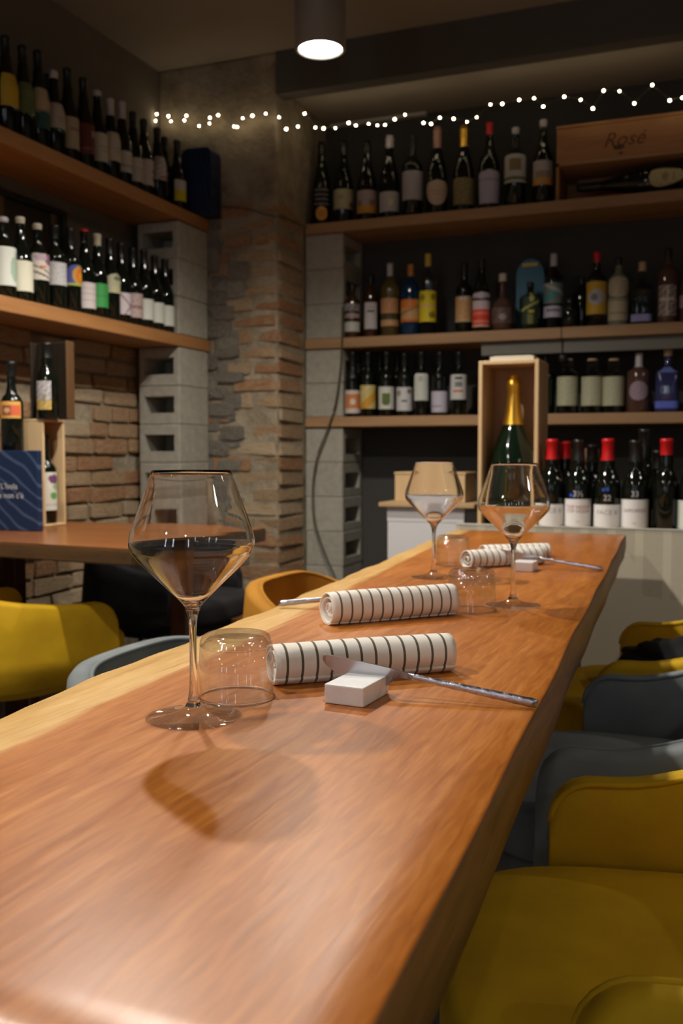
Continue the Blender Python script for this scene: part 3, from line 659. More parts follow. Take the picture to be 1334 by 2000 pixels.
# navy presentation box closing the upper left row
a_ = ony(354, 300, 3.86); b2 = ony(411, 300, 3.86)
bm = bmesh.new(); wx = (b2.x - a_.x)
hh = .30; pts = [(-wx / 2, 0), (wx / 2, 0), (wx / 2, hh - .03)] + [(wx / 2 - .03 + .03 * math.cos(t), hh - .03 + .03 * math.sin(t)) for t in (.4, .8, 1.2, 1.57)] + [(-wx / 2 + .02, hh), (-wx / 2, hh - .02)]
vt = [bm.verts.new((x, -.045, z)) for x, z in pts]; f = bm.faces.new(vt); ex = bmesh.ops.extrude_face_region(bm, geom=[f]); bmesh.ops.translate(bm, vec=(0, .09, 0), verts=[g for g in ex['geom'] if isinstance(g, bmesh.types.BMVert)]); bmesh.ops.recalc_face_normals(bm, faces=bm.faces)
o = mesh('gift_box', bm, M['navy_box2'], loc=((a_.x + b2.x) / 2 - .004, 3.915, 2.0885)); tag(o, 'navy blue presentation box with rounded top at the end of the upper left shelf', 'box')

# --- back wall shelves
SZ = {1: 2.1045, 2: 1.5585, 3: 1.1835}
def Rb(px, top, lt, lb_, shelf, label, kind='burgundy', cap=('black_foil', .06), base=W, marks=(), shape='rect', Y=4.345, r=.040, glass='bottle_dark', half=1.38, name='wine_bottle', hmax=.40, labs=None, **kw):
    zs = SZ[shelf]; P = ony(px, (top + (lt or top)) / 2, Y); h = min(hmax, ony(px, top, Y).z - zs); h = max(.12, h)
    st_ = kw.get('stopper')
    if st_: h -= st_[2]
    fa = math.atan2(-P.y, -P.x)
    L2 = []
    for (a, b, s, c, m) in (labs if labs is not None else ([(lt, lb_, shape, base, marks)] if lt else [])):
        z1 = ony(px, a, Y - r).z - zs; z0 = ony(px, b, Y - r).z - zs
        L2.append((max(.010, z0), z1, s, c, list(m)))
    return bottle(name, label, (P.x, Y, zs), h, r, kind, glass, cap, L2, fa, half, **kw)
MG = dict(r=.047, kind='champagne')
t, p = Rb(628, 272, 402, 430, 1, 'black bottle with white chalk scrawl and round orange seal, left end of top shelf', base=(.55, .26, .03), marks=[('e', .5, .5, .25, .25, (.4, .17, .02))], shape='oval', half=.62, **MG)
for k_, zz in enumerate((.10, .122, .144, .166)):
    wrap(t, p, ('mwvw', 'vwmv', 'wvvm', 'mvwv')[k_], .026, 'grey_ink', zz, math.atan2(-4.3, 1.82), sx=1.2)
Rb(671, 276, 368, 407, 1, 'large bottle with cream label and red corner spot on the top shelf', base=(.33, .31, .20), marks=[('e', .85, .2, .13, .17, (.16, .06, .04)), ('e', .4, .6, .12, .1, (.24, .23, .14))], **MG)
Rb(717, 276, 370, 415, 1, 'large bottle with pinkish label and orange lower band on the top shelf', base=(.30, .25, .23), marks=[('r', 0, 0, 1, .33, (.44, .22, .03)), ('r', .1, .33, .3, .6, (.2, .12, .08)), ('r', .6, .33, .85, .6, (.2, .12, .08))], **MG)
Rb(761, 266, 373, 412, 1, 'large bottle with white cap and pale label with yellow mark, top shelf', cap=('white_foil', .055), base=(.36, .35, .36), marks=[('r', .45, .3, .62, .6, (.5, .46, .2))], **MG)
Rb(806, 264, 332, 389, 1, 'large bottle with tall plain grey white label on the top shelf', base=(.33, .32, .34), marks=[('n', .9, (.28, .27, .3))], r=.047, kind='bordeaux')
Rb(854, 249, 350, 400, 1, 'large bottle with rose foil neck and beige shield label', cap=('pink_foil', .095), base=(.42, .33, .25), marks=TXT(.55, (.28, .2, .15)), shape='shield', **MG)
Rb(906, 246, 346, 398, 1, 'large bottle with gold foil neck and dull gold label', cap=('gold_foil', .095), base=(.16, .13, .055), marks=[('n', .6, (.22, .19, .09))], **MG)
Rb(956, 240, 330, 396, 1, 'large bottle with dim red capsule and tapering lilac white label', cap=('red_foil', .055), base=(.34, .33, .42), marks=[('r', 0, .68, 1, .73, (.26, .25, .33))], shape='taper', r=.047, kind='burgundy')
Rb(1007, 250, 299, 355, 1, 'large bottle with white label, brown square print and green foot band', cap=('white_foil', .028), base=(.36, .35, .33), marks=[('r', .28, .42, .72, .85, (.17, .13, .06)), ('r', 0, .08, 1, .2, (.10, .12, .06))], r=.048, kind='bordeaux')
Rb(1061, 235, 312, 360, 1, 'bottle with white cap and white over orange label touching the pine crate', cap=('white_foil', .03), base=(.33, .31, .30), marks=[('r', 0, 0, 1, .28, (.44, .24, .06)), ('r', .2, .28, .8, .6, (.24, .18, .14))], r=.043, kind='burgundy')
# middle shelf: spirits
SP = dict(kind='spirit', name='spirit_bottle', Y=4.36)
Rb(688, 555, 0, 0, 2, 'squat brown liqueur bottle with white band label next to the pier', glass='bottle_amber', cap=('black_foil', .03), kind='spirit', name='spirit_bottle', Y=4.315, r=.037,
   labs=[(592, 607, 'rect', (.30, .28, .29), [('n', .4, (.1, .08, .08))]), (610, 622, 'oval', (.3, .24, .22), []), (628, 647, 'rect', (.42, .43, .40), [])])
Rb(724, 538, 590, 642, 2, 'brown spirit bottle with tall white label and black print', cap=('black_foil', .04), base=(.46, .44, .45), marks=[('r', .25, .62, .75, .72, (.08, .08, .08)), ('r', .3, .8, .7, .84, GR)], glass='bottle_amber', r=.037, half=.9, **SP)
Rb(762, 515, 0, 0, 2, 'straw coloured spirit bottle with white foil and two tan labels', cap=('white_foil', .06), glass='bottle_straw', r=.043, labs=[(582, 611, 'rect', (.46, .24, .11), [('n', .6, (.36, .18, .08))]), (624, 636, 'rect', (.46, .26, .12), [])], **SP)
Rb(802, 517, 584, 628, 2, 'bright blue bottle with orange sunset label on the middle shelf', cap=('orange_foil', .055), base=(.46, .28, .12), marks=[('r', 0, 0, 1, .12, (.5, .13, .01)), ('e', .35, .85, .4, .25, (.55, .17, .02)), ('d', .5, .55, .07, .5, (.3, .16, .06))], glass='bottle_blue', r=.046, **SP)
Rb(836, 496, 567, 628, 2, 'tall clear bottle with yellow capsule and yellow wrap label', cap=('yellow_foil', .058), base=(.62, .50, .015), marks=[('r', 0, .45, 1, .56, (.62, .42, .16)), ('e', .25, .78, .14, .1, (.25, .19, .01)), ('e', .75, .80, .14, .1, (.25, .19, .01)), ('e', .70, .22, .17, .1, (.22, .16, .02))], glass='bottle_clear', r=.040, **SP)
Rb(907, 514, 578, 628, 2, 'dark liqueur bottle with tan label, left neighbour of the red labelled bottle', base=(.50, .29, .13), marks=[('e', .5, .97, .25, .12, (.5, .42, .34)), ('n', .7, (.40, .22, .1)), ('r', 0, 0, 1, .1, (.45, .36, .2))], r=.040, name='spirit_bottle', Y=4.36, kind='bordeaux')
Rb(941, 507, 0, 0, 2, 'dark bottle with oval white neck label and white over red body label', cap=('black_foil', .04), kind='burgundy', name='spirit_bottle', Y=4.33, r=.040,
   labs=[(569, 583, 'oval', (.42, .36, .44), []), (586, 638, 'rect', (.60, .045, .02), [('r', 0, .68, 1, 1, (.5, .40, .44)), ('r', .1, .45, .9, .6, (.6, .14, .1)), ('r', 0, 0, 1, .08, (.5, .3, .2)), ('r', .1, .18, .9, .24, (.55, .2, .14))])])
Rb(982, 534, 600, 630, 2, 'round shouldered brown gin bottle with cream stopper', glass='bottle_plum', cap=None, stopper=('cream_cap', .018, .036), base=(.075, .042, .035), marks=[('n', .3, (.13, .09, .08)), ('e', .5, .4, .12, .2, (.24, .2, .19))], kind='round', name='spirit_bottle', Y=4.35, r=.050)
a_ = ony(1007, 600, 4.42); b2 = ony(1061, 600, 4.42); tw = b2.x - a_.x; th = ony(1034, 505, 4.42).z - SZ[2]
tin = thing('arched_tin', 'teal arch shaped metal gift tin with yellow tab behind a dark bottle', 'tin', ((a_.x + b2.x) / 2, 4.43, SZ[2]))
bm = bmesh.new(); pts = [(-tw / 2, 0), (tw / 2, 0), (tw / 2, th * .78)] + [(tw / 2 * math.cos(t), th * .78 + th * .22 * math.sin(t)) for t in [PI * k / 12 for k in range(1, 12)]] + [(-tw / 2, th * .78)]
vt = [bm.verts.new((x, 0, z)) for x, z in pts]; f = bm.faces.new(vt); ex = bmesh.ops.extrude_face_region(bm, geom=[f]); bmesh.ops.translate(bm, vec=(0, .06, 0), verts=[g for g in ex['geom'] if isinstance(g, bmesh.types.BMVert)]); bmesh.ops.recalc_face_normals(bm, faces=bm.faces)
mesh('tin_body', bm, M['teal_tin'], tin)
boxo('yellow_tab', (-.035, .035, -.004, 0, th - .035, th - .018), M['yellow_foil'], tin, bev=.001)
Rb(1036, 552, 567, 632, 2, 'dark green liqueur bottle with a yellow leaf emblem before the teal tin', cap=('black_foil', .02), kind='spirit', name='spirit_bottle', Y=4.335, r=.047, glass='bottle_green',
   base=(.015, .03, .012), marks=[('e', .58, .82, .14, .15, (.34, .36, .1)), ('d', .5, .55, .04, .3, (.30, .30, .08)), ('r', .42, .32, .72, .42, (.42, .34, .05)), ('r', .38, .02, .68, .30, (.14, .15, .03))], half=.9)
Rb(1082, 496, 0, 0, 2, 'clear bottle with teal brushed print and white strip label', cap=('white_foil', .055), glass='bottle_clear', r=.042, labs=[(552, 592, 'rect', (.12, .16, .15), [('d', .5, .45, .12, .6, (.03, .20, .22)), ('d', .4, .8, .1, -.6, (.3, .31, .30))]), (597, 619, 'rect', (.40, .38, .48), [('r', .2, .5, .8, .75, (.15, .14, .2))])], **SP)
Rb(1113, 583, 0, 0, 2, 'small squat black bottle left of the taller black one on the middle shelf', kind='squat', name='spirit_bottle', Y=4.33, r=.036, cap=('black_foil', .02))
Rb(1137, 543, 0, 0, 2, 'slim plain black bottle behind the squat black bottle', kind='spirit', name='spirit_bottle', Y=4.42, r=.036, cap=('black_foil', .03))
Rb(1166, 493, 549, 613, 2, 'dark green bottle with red cap and yellow label with white oval', cap=('red_foil', .045), base=(.38, .24, .015), marks=[('e', .5, .52, .34, .22, (.30, .29, .30)), ('e', .42, .52, .12, .12, (.10, .10, .12))], r=.043, name='spirit_bottle', kind='bordeaux', Y=4.35)
Rb(1209, 503, 0, 0, 2, 'pale green herbal bottle with round over square cream label', glass='bottle_pale', cap=('black_foil', .035), r=.043, labs=[(538, 580, 'oval', (.34, .29, .21), [('n', .6, (.26, .22, .15))]), (583, 625, 'rect', (.32, .28, .19), [('r', .15, .3, .85, .38, (.12, .1, .06)), ('r', .1, .9, .9, .96, (.12, .1, .06))])], **SP)
Rb(1255, 511, 0, 0, 2, 'clear square shouldered gin bottle with cork and lilac foot', glass='bottle_clear', cap=None, stopper=('cork', .016, .04), r=.046, square=True, labs=[(613, 627, 'rect', (.20, .20, .38), [])], **SP)
Rb(1305, 485, 556, 616, 2, 'dark bottle with newsprint style cross label and black cap', cap=('black_foil', .045), base=(.30, .25, .22), marks=[('n', .1, (.10, .08, .07)), ('r', .44, 0, .56, 1, (.42, .40, .34)), ('r', .1, .5, .9, .57, (.42, .40, .34))], r=.043, half=.95, glass='bottle_plum', **SP)
Rb(1347, 510, 575, 600, 2, 'plum bottle with pink label cut by the right edge of view', base=(.3, .2, .22), r=.038, glass='bottle_plum', **SP)
# lowest back shelf
def R3(px, lt, lb2, base, marks, label, kind='bordeaux', top=688, **kw): Rb(px + (3 if px < 700 else 0), top, lt, lb2, 3, label, kind=kind, base=base, marks=marks, r=.0375, Y=4.315, hmax=.318, **kw)
R3(686, 762, 807, (.46, .40, .38), [('r', .08, .22, .95, .85, (.44, .16, .05)), ('e', .5, .5, .13, .13, (.5, .45, .4))], 'wine bottle with orange square on white label, left end of the lowest shelf')
R3(719, 752, 798, (.42, .35, .13), [('d', .6, .35, .22, .8, (.42, .22, .02)), ('d', .3, .75, .05, .8, (.5, .40, .2))], 'wine bottle with golden diagonal patterned label on the lowest shelf')
R3(755, 755, 799, (.44, .45, .42), [('r', .28, .25, .68, .72, (.08, .11, .02)), ('e', .48, .3, .18, .15, (.07, .1, .02))], 'wine bottle with white label and green square picture')
R3(790, 756, 802, (.43, .43, .44), [('e', .2, .75, .15, .13, (.24, .18, .16)), ('e', .75, .82, .13, .1, (.12, .12, .1)), ('e', .5, .42, .12, .06, (.06, .06, .06))], 'wine bottle with white label and scattered dark blots', top=690)
R3(823, 729, 782, (.42, .44, .40), [('r', .35, .7, .6, .9, (.3, .32, .28))], 'wine bottle with high tall greenish white label on the lowest shelf', half=1.0)
R3(859, 764, 805, (.38, .36, .44), [('r', .1, .25, .6, .32, (.22, .2, .28))], 'wine bottle with low lavender label on the lowest shelf')
R3(896, 731, 780, (.44, .44, .43), [('r', .32, .78, .68, .92, (.07, .07, .07)), ('r', .34, .52, .66, .72, (.14, .14, .14)), ('r', .25, .3, .7, .37, (.40, .10, .05))], 'wine bottle with white label, black print and red dash left of the champagne case')
for px_, q in ((709, 'orange labelled'), (742, 'golden labelled'), (776, 'green pictured')):
    Rb(px_, 690, 0, 0, 3, 'unlabelled dark bottle in the back row, seen just right of the %s wine bottle' % q, kind='bordeaux', Y=4.44, hmax=.315, r=.037, group='dark back row bottles on the lowest shelf')
JR = dict(kind='jar', name='gin_bottle', cap=None, r=.046, Y=4.35, glass='bottle_clear')
GL = 'short gin jars with cork stoppers'
for px_, q in ((1109, 'left'), (1157, 'middle'), (1199, 'right')):
    Rb(px_, 700, 735, 792, 3, q + ' of three short gin jars with cork lids and cream labels', base=(.36, .36, .25), marks=[('n', .93, (.30, .30, .2))], stopper=('cork', .022, .012), group=GL, **JR)
Rb(1066, 693, 0, 0, 3, 'dark green bottle half hidden by the champagne case on the lowest shelf', kind='spirit', name='spirit_bottle', glass='bottle_green', r=.042, Y=4.36, cap=('black_foil', .03))
Rb(1006, 690, 0, 0, 3, 'clear jar with dark lid behind the champagne case', kind='jar', name='gin_bottle', glass='bottle_plum', r=.05, Y=4.40, cap=('black_foil', .02))
Rb(1248, 690, 744, 782, 3, 'clear decanter bottle with pale stopper and round pink label', kind='spirit', name='gin_bottle', glass='bottle_plum', cap=('white_foil', .06), base=(.27, .20, .25), marks=[('n', .7, (.2, .15, .19))], shape='oval', r=.050, Y=4.35, half=.85)
Rb(1305, 679, 0, 0, 3, 'square deep blue bottle with cork stopper at the right of the lowest shelf', kind='spirit', name='gin_bottle', glass='bottle_navy', cap=None, stopper=('cork', .018, .035), r=.052, Y=4.35, square=True, labs=[(716, 727, 'rect', (.12, .16, .42), []), (783, 797, 'rect', (.08, .12, .50), [])])
# tall pine crate lying on the top shelf
cx0 = ony(1087, 300, 4.29).x; cz1 = ony(1087, 248, 4.29).z; cz0 = SZ[1]; cx1 = cx0 + .66
zc = ony(1087, 320, 4.29).z - cz0; ch = cz1 - cz0
cr = thing('wine_crate', 'knotty orange pine crate lying on the top shelf with burned lettering', 'crate', (cx0, 4.42, cz0))
cl_ = cx1 - cx0
boxo('front_board', (.0, cl_, -.132, -.12, zc, ch - .012), M['crate_o'], cr)
boxo('top_board', (-.002, cl_ + .002, -.136, .12, ch - .012, ch), M['crate_o'], cr)
boxo('divider', (.012, cl_ - .012, -.138, .12, zc - .014, zc - .0005), M['shelf_r'], cr)
boxo('end_board', (0, .012, -.134, .12, 0, zc - .0145), M['crate_o'], cr); boxo('end_board', (cl_ - .012, cl_, -.134, .12, 0, zc - .0145), M['crate_o'], cr)
boxo('back_board', (.012, cl_ - .012, .108, .12, 0, zc - .0145), M['crate_o'], cr)
boxo('floor_board', (.0125, cl_ - .0125, -.12, .107, 0, .006), M['crate_o'], cr)
sgn = ony(1218, 272, 4.288)
lettering('Rosé', .085, M['brand_ink'], cr, lambda x, y: Vector((x + sgn.x - cx0, -.1328, y + sgn.z - cz0)), shear=.35)
t, p = bottle('wine_bottle', 'large dark bottle lying in the pine crate with cream shield label', (0, 0, 0), .52, .056, 'champagne', 'bottle_dark', ('black_foil', .10), (.07, .215, 'shield', (.40, .36, .18), [('r', .2, .3, .8, .33, (.2, .18, .08)), ('n', .93, (.3, .27, .12)), ('e', .5, .55, .2, .1, (.24, .2, .1))]), -PI / 2, .75)
t.rotation_euler = (0, -PI / 2, 0); t.location = (cx0 + .60, 4.35, cz0 + .006 + .0575)
for c_ in t.children:
    if c_.name.startswith('label'): c_.rotation_euler = (0, 0, 0)

# ================================================================ STRING LIGHTS
BUL = [(306, 223), (304, 236), (329, 227), (334, 237), (364, 226), (360, 235), (389, 246), (410, 230), (409, 241), (426, 225), (474, 231), (457, 247), (463, 248), (493, 226), (519, 222), (545, 229), (595, 222), (559, 252), (582, 247), (616, 249), (632, 251), (655, 250), (681, 240), (695, 245), (720, 242), (737, 245), (752, 244), (771, 233), (791, 224), (827, 240), (842, 242), (859, 230), (886, 232), (912, 238), (931, 229), (958, 204), (981, 203), (1014, 195), (1043, 192), (1061, 208), (1102, 189), (1134, 195), (1158, 212), (1179, 177), (1210, 178), (1239, 202), (1274, 166), (1308, 196), (1333, 191), (1362, 180)]
sl = thing('string_lights', 'string of small warm fairy bulbs across the pillar and the back shelves', 'lights', (-1.5, 4.1, 2.3))
O = Vector((-1.5, 4.1, 2.3))
def bp_(px, py): return ony(px, py, 3.93 if px < 545 else (3.955 if px < 600 else 4.2)) - O
bmb = bmesh.new(); bmesh.ops.create_icosphere(bmb, subdivisions=2, radius=.0045); meb = bpy.data.meshes.new('bulb'); bmb.to_mesh(meb); bmb.free(); meb.materials.append(M['bulb'])
for px_, py_ in BUL:
    o = obj('bulb', meb, None, sl); o.location = bp_(px_, py_)
    o.scale = [random.uniform(.8, 1.25)] * 3
srt = sorted(BUL); wp = [bp_(x, y) + Vector((0, .006, .004)) for x, y in srt]
bm = bmesh.new(); tube(bm, wp, .0011, 5); mesh('wire', bm, M['wire'], sl)

# loose olive cable hanging at the pier, thin cable over the pillar
cp_ = [ony(x, y, 4.255) for x, y in ((669, 600), (668, 660), (665, 720), (655, 790), (640, 838), (622, 885), (613, 930), (611, 972), (615, 1020), (631, 1072), (655, 1130), (672, 1180))]
bm = bmesh.new(); tube(bm, spline(cp_, 5), .0048, 8); tag(mesh('cable', bm, M['cable'], None, True), 'olive green cable hanging in a bow before the right block pier', 'cable')
cp_ = [ony(x, y, 3.955) for x, y in ((414, 398), (440, 404), (480, 408), (520, 419), (545, 424))] + [Vector((-1.862, 4.05, ony(556, 430, 4.05).z)), Vector((-1.862, 4.25, ony(583, 446, 4.25).z))]
bm = bmesh.new(); tube(bm, spline(cp_, 4), .003, 6); tag(mesh('cable', bm, M['cable'], None, True), 'thin dark cable running across the masonry pillar to the top shelf', 'cable')

# ================================================================ LAMPS
def spot_lamp(loc, label, h, k=1):
    t = thing('ceiling_spot', label, 'lamp', loc); r = .082
    bm = bmesh.new(); n = 40
    prf = [(r - .012, .022), (r - .012, .002), (r - .006, 0), (r, .003), (r, h), (.001, h)]
    lathe(bm, prf, n, cap0=False); mesh('lamp_housing', bm, M['lamp_body'], t, True)
    bm = bmesh.new(); bmesh.ops.create_circle(bm, cap_ends=True, segments=40, radius=r - .0125); mesh('light_disc', bm, M['lamp_disc'], t, loc=(0, 0, .012))
    ld = bpy.data.lights.new('spot', 'SPOT'); ld.energy = SPOT_W * k; ld.color = SPOT_COL; ld.spot_size = math.radians(150); ld.spot_blend = .65; ld.shadow_soft_size = .03; ld.cycles.is_caustics_light = (loc[0] < 0 and loc[1] > 0)
    lo = bpy.data.objects.new('spot', ld); COL.objects.link(lo); lo.parent = t; lo.location = (0, 0, -.004)
labs_ = ['grey cylindrical ceiling spot lamp, lit, above the far part of the table'] + ['grey cylindrical ceiling spot lamp outside the view, %s' % q for q in ('above the middle of the table', 'above the near end of the table', 'just behind the camera on the left', 'far behind the camera on the left', 'behind the camera above the aisle', 'at the far right of the room', 'at the middle right of the room', 'behind the camera on the right')]
for (x, y, z_, k_), lb in zip(SPOTS, labs_): spot_lamp((x, y, z_), lb, ZC - z_ - .0005, k_)

# ================================================================ COUNTER AND THINGS AT THE FAR END
ct = thing('display_counter', 'newsprint fronted counter behind the table end holding wine bottles', 'counter', (-.83, 3.15, 0))
boxo('front_panel', (0, 2.6, 0, .016, 0.0, .768), M['news'], ct, bev=.001)
boxo('top_board', (0, 2.6, .0165, .50, .728, .745), M['tray'], ct, bev=.001)
boxo('rim_cap', (-.001, 2.601, -.002, .018, .7685, .772), M['white_trim'], ct, bev=.0008)
boxo('end_panel', (0, .016, .0165, .50, 0, .7275), M['news'], ct, bev=.001); boxo('end_panel', (2.584, 2.6, .0165, .50, 0, .7275), M['news'], ct, bev=.001)
CZ = .7455
def Cb(px, top, lt, label, cap, base=W, marks=(), Y=3.30, r=.0435, lb2=1036, half=1.42, face=None, group=None, kind='burgundy'):
    P = ony(px, (top + (lt or 1000)) / 2, Y); h = ony(px, top, Y).z - CZ; fa = math.atan2(-P.y, -P.x) if face is None else face
    lab = ((.02), ony(px, lt, Y - r).z - CZ, 'rect', base, list(marks)) if lt else None
    return bottle('wine_bottle', label, (P.x, Y, CZ), h, r, kind, 'bottle_dark', cap, lab, fa, half, group=group, nr=.0185) + (fa,)
wl = (.60, .61, .63)
t, p, fa = Cb(1078, 858, 985, 'red capped counter bottle, nearest the champagne case, with white lettered label', ('red_foil', .068), wl)
wrap(t, p, 'FACE B', .021, 'grey_ink', .070, fa, sx=1.1)
t, p, fa = Cb(1130, 859, 975, 'black capped counter bottle with red lettering on its white label', ('black_foil', .068), wl)
wrap(t, p, 'TOP NOOR', .0165, 'red_ink', .084, fa); wrap(t, p, 'TOP NOOR', .0165, 'mauve_ink', .070, fa); wrap(t, p, '3½', .028, 'white_ink', .128, fa); wrap(t, p, '•', .05, 'blue_ink', .122, fa, du=-.024); wrap(t, p, '2022', .007, 'grey_ink', .035, fa)
t, p, fa = Cb(1187, 857, 986, 'red capped counter bottle with 22 chalked on its shoulder', ('red_foil', .072), wl)
wrap(t, p, 'FACE B', .021, 'grey_ink', .068, fa, sx=1.1); wrap(t, p, '22', .026, 'white_ink', .116, fa); wrap(t, p, '••', .04, 'blue_ink', .142, fa, du=-.006)
t, p, fa = Cb(1241, 860, 976, 'black capped counter bottle with mauve lettering and 33 chalked above', ('black_foil', .068), wl)
wrap(t, p, 'GARDERIES', .0165, 'mauve_ink', .076, fa); wrap(t, p, '33', .026, 'white_ink', .130, fa); wrap(t, p, '2021', .007, 'grey_ink', .035, fa)
Cb(1301, 857, 0, 'red capped bottle at the right of the counter with its label turned away', ('red_foil', .053), Y=3.30, r=.040)
Cb(1285, 880, 995, 'second row counter bottle showing a small blank cream label', ('black_foil', .06), base=(.58, .58, .50), Y=3.395, half=.55, r=.036)
Cb(1352, 862, 978, 'counter bottle with white label cut off by the right edge of view', ('black_foil', .06), base=(.5, .56, .52))
Cb(1258, 838, 0, 'tall unlabelled dark bottle in the back row of the counter', ('black_foil', .06), Y=3.49, r=.040)
Cb(1103, 862, 0, 'back row counter bottle with darker red capsule behind the first one', ('red_foil', .06), Y=3.41, r=.036)
Cb(1156, 868, 0, 'back row dark bottle between the first and second red caps', ('black_foil', .06), Y=3.40, r=.036)
kb = ony(1098, 876, 3.50); k2 = ony(1172, 876, 3.50)
tag(boxo('wooden_case', (kb.x, k2.x - .012, 3.455, 3.60, CZ, kb.z), M['kraft'], bev=.002), 'small brown wooden case behind the counter bottles', 'box')
# jeroboam case
g0 = ony(935, 705, 3.27); g1 = ony(1053, 705, 3.27); gz = CZ; gh = g0.z - gz; gw = g1.x - g0.x; gd = .19; tk = .014
gc = thing('champagne_case', 'tall open pale pine case standing on the counter', 'crate', (g0.x, 3.27, gz))
boxo('side_board', (0, tk, 0, gd, 0, gh), M['crate'], gc); boxo('side_board', (gw - tk, gw, 0, gd, 0, gh), M['crate'], gc)
boxo('top_board', (tk, gw - tk, 0, gd, gh - tk, gh), M['crate'], gc); boxo('bottom_board', (tk, gw - tk, 0, gd, 0, tk), M['crate'], gc)
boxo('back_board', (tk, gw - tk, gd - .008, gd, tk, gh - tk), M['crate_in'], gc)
t, p = bottle('champagne_bottle', 'oversized dark champagne bottle with gold foil standing in the pine case', (g0.x + gw / 2, 3.27 + .090, gz + tk + .0005), .525, .086, 'jeroboam', 'bottle_green', None, None)
for q in t.children: q.scale = (1, 1, 1)
bm = bmesh.new(); z0 = .525 * .665
pts = [(rad_at(p, z0) + .002, z0)] + [(rr + .002, zz + .001) for rr, zz in p if zz > z0 + .003]
lathe(bm, pts, 28, cap0=False); mesh('gold_foil', bm, M['gold_foil'], t, True)
lettering('ROI', .036, M['grey_ink'], t, lambda x, y: Vector((x, -math.sqrt(max(1e-6, (rad_at(p, .255 + y) + .0012) ** 2 - x * x)), .255 + y))) if False else None
bm = bmesh.new()
pa = [(.03, .02, .003), (.07, .03, .004), (.13, .025, .004), (.175, .02, .010)]
box(bm, .035, .185, .01, .09, 0.0, .004); box(bm, .045, .175, .02, .085, .0045, .009)
for v in bm.verts: v.co.z += .010 * abs((v.co.x - .11) / .075) ** 2 * (1 if v.co.z > .001 else .0)
tag(mesh('folded_paper', bm, M['paper'], loc=(g0.x, 3.28, gz + gh + .0005)), 'folded cream paper on top of the champagne case', 'paper')
# cartons left of the counter
q0 = ony(757, 990, 3.78); q1 = ony(906, 990, 3.78)
cb_ = thing('white_carton', 'tall white cardboard carton under the wooden tray behind the table', 'box', (q0.x, 3.78, 0))
boxo('carton_body', (0, q1.x - q0.x, 0, .30, 0, q0.z), M['carton'], cb_, bev=.003)
boxo('carton_lid', (-.002, q1.x - q0.x + .002, -.002, .302, q0.z - .06, q0.z + .002), M['carton'], cb_, bev=.002)
lettering('No 5', .03, M['grey_ink'], cb_, lambda x, y: Vector((x + .14, -.0025, y + q0.z - .075))) if False else None
tr = tag(boxo('wooden_tray', (q0.x - .03, q1.x + .05, 3.75, 4.08, q0.z + .0025, q0.z + .020), M['tray'], bev=.002), 'flat pine tray lying on the white carton', 'tray')
c0 = ony(771, 975, 3.85); c1 = ony(908, 975, 3.85); ztop = ony(771, 922, 3.85).z; zb = q0.z + .0205
sc_ = thing('wooden_case', 'low blond wooden case on the tray behind the left wine glass', 'crate', (c0.x, 3.85, zb))
boxo('case_body', (0, c1.x - c0.x, 0, .18, 0, ztop - zb - .009), M['crate'], sc_, bev=.0015)
boxo('case_lid', (-.003, c1.x - c0.x + .003, -.003, .183, ztop - zb - .0085, ztop - zb), M['crate'], sc_, bev=.0015)

# ================================================================ THINGS ON THE SIDE TABLE
TZ = .7605
d0 = ony(-60, 880, 2.47); d1 = ony(73, 880, 2.47); dh = d0.z - TZ
bb = thing('souvenir_box', 'navy box with pale wave lines and white lettering on the side table', 'box', (d0.x, 2.47, TZ))
boxo('box_body', (0, d1.x - d0.x, 0, .022, 0, dh), M['navy_box'], bb, bev=.002)
tp = ony(17, 950, 2.468); tp2 = ony(19, 968, 2.468)
lettering("L’Isola", .027, M['white_ink'], bb, lambda x, y: Vector((tp.x - d0.x + x, -.0012, tp.z - TZ + y)))
lettering("che non c’è", .027, M['white_ink'], bb, lambda x, y: Vector((tp2.x - d0.x + x - .008, -.0012, tp2.z - TZ + y)))
# lower case: open side towards the room
e0 = ony(84, 850, 2.62); eh = ony(84, 818, 2.62).z - TZ; ew = .12; ed = .115
c1_ = thing('wine_case', 'blond wooden bottle case standing open to the right on the side table', 'crate', (e0.x - ew, 2.62, TZ))
boxo('side_board', (0, ew, 0, .009, 0, eh - .009), M['crate'], c1_); boxo('side_board', (0, ew, ed - .009, ed, 0, eh - .009), M['crate'], c1_)
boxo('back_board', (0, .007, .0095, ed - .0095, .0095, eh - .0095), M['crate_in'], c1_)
boxo('top_board', (0, ew, 0, ed, eh - .009, eh), M['crate'], c1_); boxo('bottom_board', (0, ew, .0095, ed - .0095, 0, .009), M['crate'], c1_)
bottle('wine_bottle', 'bottle with purple and green flower label inside the open wooden case', (e0.x - .040, 2.62 + ed / 2 + .002, TZ + .0095), .30, .036, 'bordeaux', 'bottle_dark', ('black_foil', .05),
       (.045, .175, 'rect', (.50, .50, .46), [('e', .62, .82, .24, .12, (.12, .04, .12)), ('e', .75, .62, .22, .1, (.22, .34, .2)), ('e', .6, .38, .16, .1, (.08, .28, .07)), ('r', 0, .12, 1, .15, (.36, .36, .34))]), -.35, 1.3)
